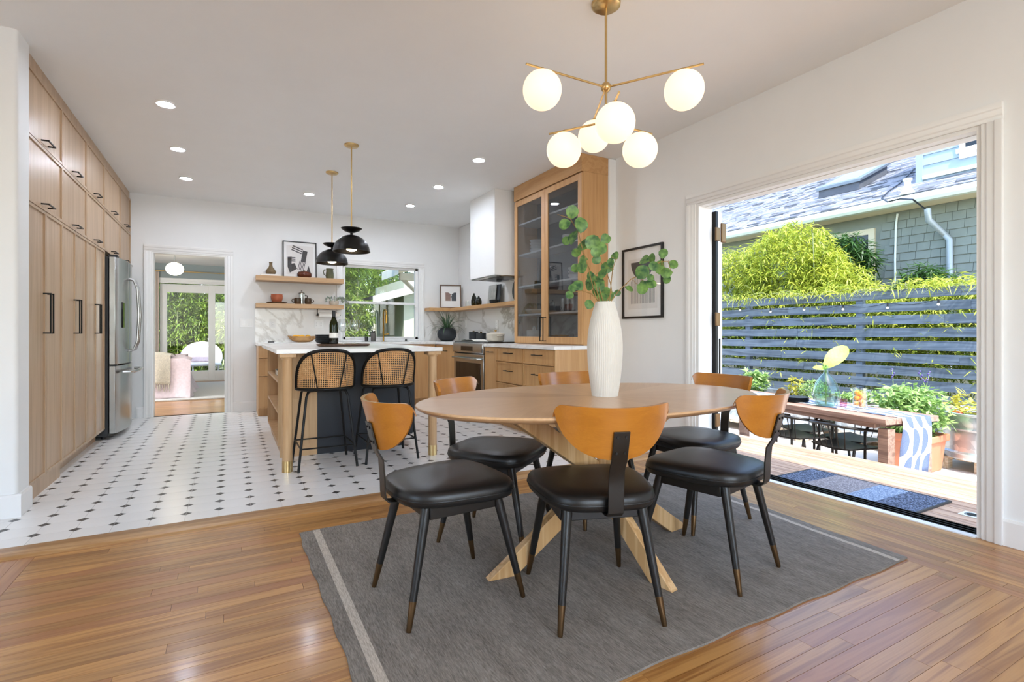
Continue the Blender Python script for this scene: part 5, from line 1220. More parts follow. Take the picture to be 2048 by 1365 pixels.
# string lights
t = thing('string_lights', 'string of small clear bulbs hanging along the fence', 'string lights', (FX-.05, 4.6, 1.4))
bl = [atx(u, v, FX-.06) for u, v in ((1480, 621), (1541, 624), (1608, 620), (1686, 619), (1775, 616), (1877, 609))]
pts = []
for i in range(len(bl)-1):
    for k in range(6): s = k/6; pts.append(bl[i].lerp(bl[i+1], s)+Vector((0, 0, .07-.05*math.sin(PI*s))))
pts.append(bl[-1]+Vector((0, 0, .07))); G().tube(pts, .004, 5).build('wire', 'black_plastic', t)
for p in bl:
    s = G().cyl(p+Vector((0, 0, .02)), p+Vector((0, 0, .07)), .012, n=8).build('socket', 'black_plastic', t); G().sphere(p, .017, 12, 8).build('bulb', 'mini_bulb', t, 60)
# ------------------------------------------------------------------ leaves
def leaf_cloud(name, mat, parent, centers, per, length, width, droop=.5, rise=.2, seed=1):
    r = np.random.default_rng(seed); C = np.repeat(np.asarray(centers), per, axis=0); n = len(C)
    az = r.uniform(0, 2*PI, n); el = r.normal(rise-droop, .45, n); L = length*r.uniform(.6, 1.25, n); Wd = width*r.uniform(.7, 1.2, n)
    d = np.stack([np.cos(az)*np.cos(el), np.sin(az)*np.cos(el), np.sin(el)], 1); s = np.stack([-np.sin(az), np.cos(az), r.normal(0, .4, n)], 1); s /= np.linalg.norm(s, axis=1)[:, None]
    st = C+d*(L*.15)[:, None]; mid = st+d*(L*.4)[:, None]; tip = st+d*L[:, None]+np.array([0, 0, -1])*(L*.3*r.uniform(0, 1, n))[:, None]
    V = np.stack([st, mid+s*Wd[:, None]/2, tip, mid-s*Wd[:, None]/2], 1).reshape(-1, 3); o = np.array(ORG[parent]); V = V-o
    me = bpy.data.meshes.new(name); me.vertices.add(n*4); me.vertices.foreach_set('co', V.astype(np.float32).ravel()); me.loops.add(n*4); me.loops.foreach_set('vertex_index', np.arange(n*4, dtype=np.int32))
    me.polygons.add(n); me.polygons.foreach_set('loop_start', np.arange(0, n*4, 4, dtype=np.int32)); me.polygons.foreach_set('loop_total', np.full(n, 4, dtype=np.int32)); me.update(); me.validate()
    me.materials.append(MT[mat]); ob = bpy.data.objects.new(name, me); COL.objects.link(ob); ob.parent = parent; ORG[ob] = ORG[parent]; ob['kind'] = 'stuff'; return ob
def blob(c, rad, n, seed, shell=.55):
    r = np.random.default_rng(seed); v = r.normal(size=(n, 3)); v /= np.linalg.norm(v, axis=1)[:, None]; q = (shell+(1-shell)*r.uniform(0, 1, n)**.6)[:, None]
    return np.array(c)+v*q*np.array(rad)
def bamboo(label, blobs, mat, culms, seed, L=.15, Wd=.022, per=7, grp='bamboo behind the fence', name='bamboo_clump', base=PZ):
    c0 = np.array(blobs[0][0]); t = thing(name, label, 'bamboo', (c0[0], c0[1], base), grp)
    cs = np.concatenate([blob(c, r, n, seed+i) for i, (c, r, n) in enumerate(blobs)]); cs = cs[cs[:, 2] > base+.1]
    leaf_cloud('foliage', mat, t, cs, per, L, Wd, .55, .25, seed)
    r = np.random.default_rng(seed)
    for k in range(culms):
        b = blobs[k % len(blobs)]; x = b[0][0]+r.uniform(-.6, .6)*b[1][0]; y = b[0][1]+r.uniform(-.8, .8)*b[1][1]; zt = b[0][2]+b[1][2]*.7
        G().tube([(x, y, base), (x+r.uniform(-.1, .1), y+r.uniform(-.1, .1), (base+zt)/2), (x+r.uniform(-.25, .25), y+r.uniform(-.25, .25), zt)], [.014, .012, .006], 6).build('culm', 'bark', t, 60)
    return t
bamboo('big rounded yellow green bamboo clump rising above the fence', [((9.2, 5.9, 1.85), (.7, 1.05, 1.30), 2600), ((9.3, 7.1, 1.75), (.65, .9, 1.15), 1500), ((9.1, 5.0, 1.4), (.55, .75, .9), 1100)], 'bamboo_yellow', 14, 21)
bamboo('sparser bamboo at the far left behind the folded door', [((9.3, 9.2, 1.3), (.7, 1.3, 1.6), 1400)], 'bamboo_green', 8, 31)
bamboo('low yellow green bamboo hedge just above the fence on the right', [((8.95, 3.5, 1.15), (.42, 1.6, .72), 2000), ((8.95, 1.9, 1.1), (.4, .9, .7), 800)], 'bamboo_yellow', 10, 41, L=.13)
bamboo('bamboo coloured dark for eave shade against the neighbouring shingle wall', [((10.2, 5.7, 2.25), (.35, .75, .75), 700), ((10.2, 4.2, 1.75), (.35, .45, .45), 280)], 'bamboo_shade', 6, 51, L=.24, Wd=.028)  # shade under the eave is painted into the leaf colour
bamboo('green bamboo foliage filling the gaps behind the fence slats', [((8.75, 4.8, .45), (.28, 4.2, 1.0), 3200)], 'bamboo_green', 6, 61, L=.13)
# sprigs poking through and over the fence
t = thing('bamboo_sprigs', 'thin bamboo sprigs poking over and between the fence slats', 'bamboo', (FX, 4.6, 0), 'bamboo behind the fence')
r = np.random.default_rng(5); cs = np.stack([np.full(170, FX-.06)+r.uniform(-.05, .08, 170), r.uniform(1.4, 8.6, 170), 1.62-pitch*r.integers(0, 9, 170)-.13+r.uniform(-.02, .06, 170)], 1)
leaf_cloud('foliage', 'bamboo_yellow', t, cs, 4, .13, .016, .5, .2, 77)
cs = np.stack([np.full(420, FX-.10)+r.uniform(-.12, .10, 420), r.uniform(1.2, 9.0, 420), 1.70+r.uniform(-.05, .10, 420)], 1); leaf_cloud('overhang', 'bamboo_yellow', t, cs, 3, .16, .016, .6, .3, 78)
g = G()
for k in range(75):
    y = random.uniform(1.3, 8.6); x = FX+.04; L_ = random.uniform(.25, .55); d = Vector((-random.uniform(.35, .9), random.uniform(-.5, .5), random.uniform(.3, .9))).normalized(); p = Vector((x, y, 1.62)); pts = [p.copy()]
    for i in range(7): p = p+d*(L_/7); d = (d+Vector((0, 0, -.22))).normalized(); pts.append(p.copy())
    g.tube(pts, [.005]*4+[.004, .003, .003, .002], 4)
tag(g.build('twigs', 'bark', t), kind='stuff')
# ------------------------------------------------------------------ patio table set
A_ = atz(1771, 840, .30); B_ = atz(1549, 803, .30)
tab_rot = math.atan2(-(B_.x-A_.x), B_.y-A_.y)*.75
t = thing('patio_table', 'long weathered wooden patio table', 'table', (0, 0, 0)); L_, Wt = 2.3, .68
for k in range(5): B(k*Wt/5+.002, (k+1)*Wt/5-.002, 0, L_, .70, .75).build('top_board', 'patio_wood', t, bevel=.004, local=True)
B(.03, Wt-.03, .12, L_-.13, .655, .699).build('apron', 'patio_wood', t, local=True)
for y in (.02, L_-.12):
    for x in (.06, Wt-.15):
        B(x, x+.09, y, y+.09, 0, .655).build('leg', 'patio_wood', t, bevel=.004, local=True)
    B(.15, Wt-.15, y+.02, y+.07, .05, .12).build('stretcher', 'patio_wood', t, bevel=.003, local=True)
TM = Matrix.Translation((A_.x, A_.y, PZ)) @ Matrix.Rotation(tab_rot, 4, 'Z'); t.matrix_world = TM
def tp(x, y, z=.75): return TM @ Vector((x, y, z))
# runner with wave pattern
def runnermat():
    t = NT('runner'); t.set(Roughness=.9); uv = t.n('UVMap'); sp = t.n('SeparateXYZ'); t.l(uv.outputs[0], sp.inputs[0])
    u = t.math('MULTIPLY', sp.outputs[0], 3.); v = t.math('MULTIPLY', sp.outputs[1], 4.2)
    fu = t.math('FRACT', u); k = t.math('FLOOR', v); fv = t.math('SUBTRACT', t.math('FRACT', v), .5)
    ed = t.math('MULTIPLY', t.math('SQRT', t.math('MAXIMUM', t.math('SUBTRACT', .25, t.math('MULTIPLY', fv, fv)), 0.)), 1.35)
    odd = t.math('MODULO', k, 2.); a = t.math('LESS_THAN', fu, ed); b = t.math('GREATER_THAN', fu, t.math('SUBTRACT', 1., ed))
    m = t.math('ADD', t.math('MULTIPLY', a, odd), t.math('MULTIPLY', b, t.math('SUBTRACT', 1., odd))); m.node.use_clamp = True
    n = t.noise(t.coord('Object'), 160, 2); t.color(t.mix(m, t.ramp(n, [(.3, S('e9e6e2')), (.7, S('f6f4f1'))]), t.ramp(n, [(.3, S('52607f')), (.7, S('67748f'))]))); MT['runner'] = t.m
runnermat()
g = G(); uvs = []; NR, NW = 50, 8; x0, wd_ = .20, .36
for j in range(NR+1):
    s = -.50+(L_+.2)*j/NR
    for i in range(NW+1):
        u = i/NW; x = x0+wd_*u
        if s < 0: p = (x+.03*math.sin(s*5+u*2)*min(1, -s*4)-.10*s*s*(1-u)*1.6, -.012-.02*math.sin(u*5)*min(1, -s*3), .753+s)
        else: p = (x, s, .7535)
        g.v.append(tuple(TM @ Vector(p))); uvs.append((u, s/1.0+2))
for j in range(NR):
    for i in range(NW): g.f.append((j*(NW+1)+i, j*(NW+1)+i+1, (j+1)*(NW+1)+i+1, (j+1)*(NW+1)+i))
ro = g.build('table_runner', 'runner', smooth=60, label='white table runner with blue half circle pattern hanging off the patio table', cat='table runner', uvs=uvs)
sm_ = ro.modifiers.new('solid', 'SOLIDIFY'); sm_.thickness = .002; sm_.offset = 1
tz_ = .30+.0045
def onT(u, v): return atz(u, v, tz_)
# plates
c = onT(1592, 803)
for k in range(5): lathe_thing('black_plate', ['bottom', 'second lowest', 'middle', 'second highest', 'topmost'][k]+' black plate of the stack on the patio table', 'plate', (c.x, c.y, tz_+.0005+k*.0095), [(.07, 0), (.115, .006), (.128, .011), (.125, .012), (.11, .009), (.0001, .0085)], 'black_ceramic', 28, 'black plates on the patio table')
# demijohn
c = onT(1652, 812); f_ = c.x*_s+c.y*_c; k_ = f_/FPX
t = thing('glass_demijohn', 'large pale green glass bottle vase half filled with water on the patio table', 'vase', (c.x, c.y, tz_))
hh = 82*k_; rr = 24*k_
pr = [(.62*rr, 0), (.86*rr, .05*hh), (1.0*rr, .22*hh), (.98*rr, .36*hh), (.8*rr, .56*hh), (.5*rr, .70*hh), (.24*rr, .78*hh), (.18*rr, .84*hh), (.18*rr, .92*hh), (.25*rr, .97*hh), (.25*rr, hh), (.19*rr, hh), (.15*rr, .9*hh), (.17*rr, .8*hh), (.46*rr, .70*hh), (.96*rr, .36*hh), (.97*rr, .22*hh), (.6*rr, .02*hh), (.0001, .02*hh)]
G().lathe(pr, (c.x, c.y, tz_), 36).build('glass', 'demijohn', t, 60); G().lathe([(.0001, .03*hh), (.6*rr, .03*hh), (.94*rr, .2*hh), (.95*rr, .30*hh), (.0001, .30*hh)], (c.x, c.y, tz_), 32).build('water', 'glassware', t, 60)
for k, (u0, v0, u1, v1, l) in enumerate(((1643, 738, 1690, 697, 'larger lime green leaf standing in the demijohn'), (1655, 738, 1628, 736, 'smaller lime green leaf leaning left in the demijohn'))):
    lf = thing('leaf_stem', l, 'leaf', (c.x, c.y, tz_+.1), 'leaves in the demijohn'); a = atf(u0, v0, f_); b = atf(u1, v1, f_+.05); top = Vector((c.x, c.y, tz_+hh))
    if k == 0: a = atf(1648, 738, f_)
    G().tube([Vector((c.x, c.y, tz_+.04*hh)), top, a, a.lerp(b, .5)], .004, 6).build('stem', 'stem_green', lf, 60); g = G(); leaf_disc(g, a, Vector((-.6, -.6, .7)), b-a, (b-a).length*.52, (b-a).length*1.1, .1); g.build('leaf', 'lime_leaf', lf, 60)
# pitcher of oranges
c = onT(1720, 818); f_ = c.x*_s+c.y*_c; k_ = f_/FPX
t = thing('glass_pitcher', 'clear glass pitcher filled with oranges on the patio table', 'pitcher', (c.x, c.y, tz_)); hh = 42*k_; rr = 12.5*k_
G().lathe([(.9*rr, 0), (rr, .03*hh), (rr, hh), (.95*rr, hh), (.95*rr, .05*hh), (.0001, .05*hh)], (c.x, c.y, tz_), 28).build('body', 'glassware', t, 50)
hd = rh*rr; G().tube([Vector((c.x, c.y, tz_+.85*hh))+hd, Vector((c.x, c.y, tz_+.86*hh))+hd*1.6, Vector((c.x, c.y, tz_+.6*hh))+hd*1.8, Vector((c.x, c.y, tz_+.38*hh))+hd*1.5, Vector((c.x, c.y, tz_+.34*hh))+hd], .007, 8).build('handle', 'glassware', t, 60)
orr = .40*rr
for k in range(8): a = k*2.2; G().sphere((c.x+.5*rr*math.cos(a), c.y+.5*rr*math.sin(a), tz_+.05*hh+orr+k*.085*hh), orr, 14, 10).build('orange', 'orange_skin', smooth=60, label=['lowest', 'second lowest', 'third lowest', 'lower middle', 'upper middle', 'third highest', 'second highest', 'topmost'][k]+' small orange inside the glass pitcher', cat='orange', group='oranges in the pitcher')
for u, v, m, l in ((1687, 815, 'pink_glass', 'pink tinted tumbler on the patio table'), (1675, 810, 'glassware', 'clear tumbler behind the pink one on the patio table')):
    c = onT(u, v); k_ = (c.x*_s+c.y*_c)/FPX; lathe_thing('tumbler', l, 'glass', (c.x, c.y, tz_), [(6*k_, 0), (7*k_, 17*k_), (6.6*k_, 17*k_), (5.6*k_, 1*k_), (.0001, 1*k_)], m)
# metal armchairs
def make_pchair():
    t = thing('patio_chair', 'x', 'chair', (0, 0, 0), 'dark metal patio chairs')
    G().shell(lambda u, v: ((u-.5)*(.44-.04*v), -.20+.40*(1-v), .43-.015*math.sin(PI*u)), 10, 8, lambda u, v: ((u-.5)*(.44-.04*v), -.20+.40*(1-v), .415-.015*math.sin(PI*u))).build('seat', 'strap_steel', t, 50, local=True)
    arm = [(-.25, .19, .0), (-.25, .19, .53), (-.25, .15, .58), (-.25, .0, .60), (-.23, -.18, .625), (-.16, -.26, .635), (0, -.28, .64)]; arm = arm+[(-x, y, z) for x, y, z in reversed(arm[:-1])]
    G().tube(arm, .013, 8).build('arm_frame', 'strap_steel', t, 60, local=True)
    for s in (-1, 1): G().tube([(s*.18, -.12, .41), (s*.22, -.24, .0)], .013, 8).build('leg', 'strap_steel', t, 60, local=True)
    for k in range(6): x = -.17+.34*k/5; G().tube([(x*.9, -.20, .42), (x, -.275+.1*(x/.2)**2*.6, .635)], .005, 6).build('back_rod', 'strap_steel', t, 60, local=True)
    for s in (-1, 1): G().tube([(s*.25, .19, .40), (s*.21, .15, .42)], .010, 6).build('seat_bracket', 'strap_steel', t, 60, local=True)
    return t
pc = make_pchair()
for k, (x, y, a, l) in enumerate(((.17, .50, -90, 'dark metal patio armchair at the near side of the table, right one'), (.17, 1.04, -90, 'dark metal patio armchair at the near side of the table, left one'), (Wt-.10, .72, 90, 'dark metal patio armchair across the table, nearest the terracotta planter'), (Wt-.10, 1.28, 90, 'dark metal patio armchair across the table, farther left'))):
    o = pc if k == 0 else copy_tree(pc); o['label'] = l; p = TM @ Vector((x, y, 0)); o.location = p; o.rotation_euler.z = tab_rot+math.radians(a)
# ------------------------------------------------------------------ planters
def galv():
    t = NT('galvanised'); t.set(Metallic=.85, Roughness=.38); v = t.n('TexVoronoi'); v.inputs['Scale'].default_value = 14; t.l(t.coord('Object'), v.inputs['Vector']); t.color(t.ramp(v.outputs['Color'], [(.2, S('b6bcc0')), (.8, S('dfe3e4'))])); MT['galvanised'] = t.m
galv()
def tank(label, x, y, lx, ly, z0, h, text=None):
    t = thing('stock_tank', label, 'planter', (x, y, z0), 'galvanised stock tank planters')
    n = 96
    def ring(s, z, rib=0):
        o = []
        for k in range(n):
            a = 2*PI*k/n; rx = min(lx, ly)/2; c, s_ = math.cos(a), math.sin(a); e = (1+rib*math.cos(48*a))
            o.append((x+c*rx*s*e+math.copysign(max(0, lx/2-rx), c), y+s_*rx*s*e+math.copysign(max(0, ly/2-rx), s_), z0+z))
        return o
    pr = [(.95, 0), (.97, .015), (.97, .10*h), (1.0, .14*h), (.965, .18*h), (.965, .62*h), (1.0, .66*h), (.985, .72*h), (1.01, .78*h), (1.0, .94*h), (1.035, .96*h), (1.04, .985*h), (1.02, h), (.99, .985*h), (.98, .80*h)]
    g = G()
    for i, (s, z) in enumerate(pr): g.v += ring(s, z, .008 if 4 <= i <= 5 else 0)
    for i in range(len(pr)-1):
        for k in range(n): q = (k+1) % n; g.f.append((i*n+k, i*n+q, (i+1)*n+q, (i+1)*n+k))
    g.f.append(tuple(range(n))[::-1]); g.build('wall', 'galvanised', t, smooth=40)
    g = G(); g.v += ring(.975, .86*h); g.f.append(tuple(range(n))); g.v += ring(.975, .78*h); g.f.append(tuple(range(2*n-1, n-1, -1))); [g.f.append((k, n+k, n+(k+1) % n, (k+1) % n)) for k in range(n)]; g.build('soil', 'soil', t)
    if text:
        cu = bpy.data.curves.new('lettering', 'FONT'); cu.body = text; cu.size = .10; cu.extrude = .0015; cu.align_x = 'CENTER'; tmp = bpy.data.objects.new('tmp', cu); COL.objects.link(tmp)
        bpy.context.view_layer.update(); me = bpy.data.meshes.new_from_object(tmp.evaluated_get(bpy.context.evaluated_depsgraph_get())); bpy.data.objects.remove(tmp); me.materials.clear(); me.materials.append(MT['print_black'])
        o = bpy.data.objects.new('lettering', me); COL.objects.link(o); o.parent = t; o.matrix_local = Matrix.Translation((-lx/2*.985-.004, text_y-y, .72*h)) @ Matrix.Rotation(-PI/2, 4, 'Z') @ Matrix.Rotation(PI/2, 4, 'X')
    return t
def herb_plant(label, c, rad, n, mat, L, Wd, seed, per=5, flowers=0, grp='herbs in the planters'):
    t = thing('herb_plant', label, 'plant', (c[0], c[1], c[2]-rad[2]), grp)
    cs = blob(c, rad, n, seed, .3); cs = cs[cs[:, 2] > c[2]-rad[2]+.03]; leaf_cloud('foliage', mat, t, cs, per, L, Wd, .1, .2, seed)
    r = np.random.default_rng(seed)
    for k in range(6): p = cs[r.integers(len(cs))]; G().tube([(c[0]+r.uniform(-.3, .3)*rad[0], c[1]+r.uniform(-.3, .3)*rad[1], c[2]-rad[2]), tuple(p)], .004, 5).build('stem', 'stem_green', t)
    for k in range(flowers):
        p = Vector((c[0]+r.uniform(-.5, .5)*rad[0], c[1]+r.uniform(-.8, .8)*rad[1], c[2]+rad[2]*.7)); q = p+Vector((r.uniform(-.05, .05), r.uniform(-.08, .08), .22)); fl = G().tube([p, q], .003, 5)
        f2 = fl.build('flower_stalk', 'stem_green', t); g = G(); [g.sphere(p.lerp(q, .5+.1*i)+Vector((random.uniform(-.012, .012), random.uniform(-.012, .012), 0)), .012, 6, 4) for i in range(6)]; g.build('blossom', 'flower_purple', f2, 60)
text_y = atx(1622, 830, 6.85).y
tank('long galvanised stock tank behind the patio table, lettered in black', 7.25, atx(1600, 800, 7.25).y+.65, .75, 1.95, PZ+.14, .47, 'COUNTRY')
tk2 = atx(1722, 800, 7.3)
tank('galvanised stock tank planter behind the glass pitcher', 7.45, tk2.y-.02, .60, .80, PZ+.14, .44)
tk3 = atx(1958, 850, 7.30)
tank('round galvanised stock tank planter at the right edge of the opening', 7.30, 2.36, .98, .98, PZ+.14, .50)
def pallet(label, x0, x1, y0, y1):
    t = thing('pallet', label, 'pallet', ((x0+x1)/2, (y0+y1)/2, PZ), 'pallet blocks under the tanks')
    n = max(3, int((y1-y0)/.16))
    for k in range(n): a = y0+(y1-y0)*k/n; B(x0, x1, a, a+(y1-y0)/n-.03, PZ+.115, PZ+.14).build('deck_slat', 'pallet_wood', t, bevel=.002)
    for a in (y0, (y0+y1)/2-.06, y1-.12):
        for b in (x0, x1-.12): B(b, b+.12, a, a+.12, PZ, PZ+.115).build('block', 'pallet_wood', t, bevel=.003)
ly_ = atx(1600, 800, 7.25).y+.65
pallet('wooden pallet under the long lettered stock tank', 6.85, 7.65, ly_-.95, ly_+.95); pallet('wooden pallet under the tank behind the pitcher', 7.16, 7.74, tk2.y-.40, tk2.y+.36); pallet('wooden pallet under the round tank at the right edge', 6.93, 7.75, 1.94, 2.76)
zz = PZ+.14+.42
for u, v, rad, n, m, L_2, W_2, l in ((1508, 770, (.18, .24, .22), 130, 'herb', .09, .045, 'pale leafy herb above the chair back at the left of the long tank'), (1590, 785, (.12, .13, .17), 50, 'herb_yellow', .10, .03, 'yellowing herb left of the glass demijohn'),
                                 (1628, 782, (.17, .22, .18), 260, 'herb', .05, .012, 'feathery green herb behind the glass demijohn')):
    p = atx(u, v, 7.2); herb_plant(l, (7.2, p.y, zz+rad[2]*.9-.05), rad, n, m, L_2, W_2, int(u))
herb_plant('low leafy herb in the tank behind the pitcher', (7.45, tk2.y+.12, PZ+.14+.40+.09), (.18, .28, .11), 100, 'herb', .07, .035, 7)
c = atx(1925, 810, 7.15); herb_plant('yellow leaved tomato plant in the round tank', (7.25, 2.40, PZ+.14+.44+.13), (.3, .36, .16), 55, 'herb_yellow', .11, .045, 8)
for k, (du, dz_) in enumerate(((.28, .02), (.22, .0))): G().sphere((7.05, 2.36+du, PZ+.14+.47+dz_), .032, 14, 10).build('tomato', 'tomato', smooth=60, label=['left', 'right'][k]+' ripening tomato at the rim of the round tank', cat='tomato', group='tomatoes in the round tank')
# terracotta planter
PX_ = 6.64; p = atx(1828, 880, PX_); pw, ph = .20, .40
t = thing('terracotta_planter', 'square terracotta planter with thick rim beside the round tank', 'planter', (PX_, p.y, PZ))
def sq(s, z, x=PX_, y=p.y): return [(x-pw*s, y-pw*1.15*s, z), (x+pw*s, y-pw*1.15*s, z), (x+pw*s, y+pw*1.15*s, z), (x-pw*s, y+pw*1.15*s, z)]
g = G(); prs = [(.82, PZ), (.95, PZ+ph*.8), (1.06, PZ+ph*.82), (1.08, PZ+ph), (.98, PZ+ph), (.93, PZ+ph*.86)]
for s, z in prs: g.v += sq(s, z)
for i in range(len(prs)-1):
    for k in range(4): g.f.append((i*4+k, i*4+(k+1) % 4, (i+1)*4+(k+1) % 4, (i+1)*4+k))
g.f.append((3, 2, 1, 0)); g.build('body', 'planter_clay', t, bevel=.012, seg=3); g = G(); g.v += sq(.94, PZ+ph*.84)+sq(.94, PZ+ph*.78); g.f += [(0, 1, 2, 3), (7, 6, 5, 4), (0, 4, 5, 1), (1, 5, 6, 2), (2, 6, 7, 3), (3, 7, 4, 0)]; g.build('soil', 'soil', t)
herb_plant('bushy basil like plant overflowing the terracotta planter', (PX_, p.y+.04, PZ+ph+.24), (.30, .37, .30), 340, 'herb', .09, .045, 9, 5, 3)
# ------------------------------------------------------------------ neighbouring house
HW = 11.0; EX = 10.5; EZ = 3.34
t = thing('neighbour_house', 'grey shingled neighbouring house with asphalt roof beyond the fence', 'house', (HW, 4, PZ))
B(HW+.02, HW+.2, -1, 12, PZ, 3.6).build('wall', 'shingle_wall', t)
row = 0; z = .9; rest_ = G(); cnt = 0
while z < 3.3:
    y = 1.6+random.uniform(0, .1)
    while y < 5.4:
        w_ = random.uniform(.13, .25); g = G().prism([(HW+.02, z-.012), (HW-.010, z-.012), (HW+.014, z+.155), (HW+.02, z+.155)], y+.003, y+w_-.003, 'XZY')
        if cnt < 300 and y+w_ < 5.3: g.build('shingle', 'shingle_wall', t); cnt += 1
        y += w_
    z += .152
# window of the house
w = G().box(HW-.03, HW+.02, 5.34, 5.45, 1.9, 3.1).box(HW-.03, HW+.02, 6.3, 6.4, 1.9, 3.1).box(HW-.03, HW+.02, 5.45, 6.3, 2.99, 3.1).box(HW-.04, HW+.02, 5.3, 6.45, 1.84, 1.92).build('window_frame', 'eave_beige', t); B(HW-.01, HW+.01, 5.45, 6.3, 1.92, 2.99).build('pane', 'black_glass', w)
# eave, gutter
B(EX+.1, HW+.2, -1, 12, EZ-.0, EZ+.05).build('soffit', 'eave_beige', t)
G().prism([(EX, EZ+.14), (EX-.06, EZ+.14), (EX-.07, EZ+.05), (EX-.03, EZ), (EX+.1, EZ), (EX+.1, EZ+.14)], -1, 12, 'XZY').build('gutter', 'gutter', t)
RS = math.tan(math.radians(24))
rf = G().prism([(EX-.02, EZ+.12), (EX-.02, EZ+.16), (EX+7, EZ+.16+7*RS), (EX+7, EZ+.12+7*RS)], -1.5, 14, 'XZY').build('roof_deck', 'roof_dark', t)
def roofp(x): return EZ+.16+(x-EX+.02)*RS
g = G(); gd_ = G(); gl_ = g; x = EX-.03; n_ = 0
while x < EX+4.2:
    y = -1.2-random.uniform(0, .3)
    while y < 13:
        w_ = random.choice((.16, .22, .30, .34)); th_ = random.choice((.012, .018, .03)); xe = x+.135; g = gd_ if random.random() < .22 else gl_
        b = len(g.v); z0_, z1_ = roofp(x)+.004, roofp(xe)+.004
        g.v += [(x, y, z0_), (x, y+w_-.006, z0_), (xe, y+w_-.006, z1_), (xe, y, z1_), (x, y, z0_+th_), (x, y+w_-.006, z0_+th_), (xe, y+w_-.006, z1_+.003), (xe, y, z1_+.003)]
        g.f += [(b+4, b+7, b+6, b+5), (b, b+4, b+5, b+1), (b, b+3, b+7, b+4), (b+1, b+5, b+6, b+2)]; y += w_
    x += .14
tag(gl_.build('roof_shingles', 'roof_shingle', t), kind='stuff'); tag(gd_.build('dark_roof_shingles', 'roof_dark', t), kind='stuff')
def onroof(u, v):
    d = ray(u, v); # intersect z = roofp(x)
    k = (roofp(0)-CAM_H)/(d.z-d.x*RS); return d*k+Vector((0, 0, CAM_H))
# skylight
a = onroof(1640, 398); b = onroof(1752, 362); xa = min(a.x, b.x)-.05
sk = thing('roof_skylight', 'dark framed skylight raised on the neighbouring roof', 'skylight', (xa, (a.y+b.y)/2, roofp(xa)))
y0_, y1_ = min(a.y, b.y), max(a.y, b.y); ln = 1.15
def slab(x0, x1, ya, yb, h0, h1): return G().add([(x, y, roofp(x)+h) for h in (h0, h1) for y in (ya, yb) for x in (x0, x1)], [(0, 2, 3, 1), (4, 5, 7, 6), (0, 1, 5, 4), (2, 6, 7, 3), (0, 4, 6, 2), (1, 3, 7, 5)])
slab(xa, xa+ln, y0_, y1_, .02, .20).build('curb', 'roof_dark', sk); fr_ = slab(xa-.04, xa+ln+.04, y0_-.04, y1_+.04, .20, .27).build('frame', 'skylight_grey', sk, bevel=.01); slab(xa+.06, xa+ln-.06, y0_+.06, y1_-.06, .265, .28).build('pane', 'pane', fr_)
# dormer with siding
c1 = onroof(1833, 368); dx = c1.x
dm_ = thing('roof_dormer', 'blue sided dormer with white window trim on the neighbouring roof', 'dormer', (dx, c1.y-1.5, roofp(dx)))
yb_ = c1.y; ya_ = yb_-3.2
B(dx+.03, dx+3, ya_, yb_, roofp(dx)-.3, roofp(dx)+2.6).build('body', 'siding_blue', dm_)
for k in range(9): z = roofp(dx)+.12+k*.19; G().prism([(dx+.03, z), (dx+.002, z), (dx+.02, z+.188), (dx+.03, z+.188)], ya_, yb_-.1, 'XZY').build('siding_board', 'siding_blue', dm_)
B(dx-.01, dx+.04, yb_-.1, yb_+.01, roofp(dx)-.1, roofp(dx)+2.6).build('corner_board', 'siding_blue', dm_); B(dx-.02, dx+.04, ya_, yb_-.1, roofp(dx)+.05, roofp(dx)+.12).build('flashing', 'gutter', dm_)
wc = atx(1928, 302, dx); w = G().box(dx-.04, dx+.03, wc.y-1.0, wc.y+.10, wc.z-.03, wc.z+.05).box(dx-.025, dx+.03, wc.y-1.0, wc.y+.06, wc.z-.13, wc.z-.03).box(dx-.03, dx+.03, wc.y-.02, wc.y+.06, wc.z+.05, wc.z+1.2).build('window_trim', 'trim', dm_); B(dx-.01, dx+.02, wc.y-1.0, wc.y-.02, wc.z+.05, wc.z+1.2).build('pane', 'black_glass', w)
# vent, downspout, conduit, cable
v_ = onroof(1815, 388); vt = thing('roof_vent', 'small grey vent pipe on the neighbouring roof', 'vent', tuple(v_)); G().lathe([(.13, -.02), (.09, .05), (.05, .12), (.05, .22), (.07, .23), (.07, .27), (.0001, .28)], tuple(v_), 16).build('flashing_cone', 'gutter', vt, 40)
ds = [atx(u, v, EX+.02) for u, v in ((1855, 418), (1857, 440))]+[atx(u, v, HW-.06) for u, v in ((1888, 468), (1899, 480), (1900, 560))]; ds.append(Vector((ds[-1].x, ds[-1].y, .4)))
dt = thing('downspout', 'grey gutter downspout bending down the shingle wall', 'downspout', tuple(ds[-1])); G().tube(ds, .05, 10).build('pipe', 'downspout', dt, 60)
cp = [atx(1795, 428, HW-.03), atx(1792, 450, HW-.03), atx(1790, 520, HW-.03)]; cp.append(Vector((cp[-1].x, cp[-1].y, .8))); G().tube(cp, .018, 8).build('conduit', 'gutter', smooth=60, label='thin pale conduit pipe on the shingle wall', cat='pipe')
cb_ = [onroof(u, v)+Vector((0, 0, .05)) for u, v in ((1826, 345), (1800, 372), (1775, 390), (1763, 402), (1775, 410), (1800, 404), (1825, 405))]+[atx(1850, 418, EX-.08)]; G().tube(cb_, .014, 6).build('roof_cable', 'black_plastic', smooth=60, label='dark cable trailing across the neighbouring roof', cat='cable')
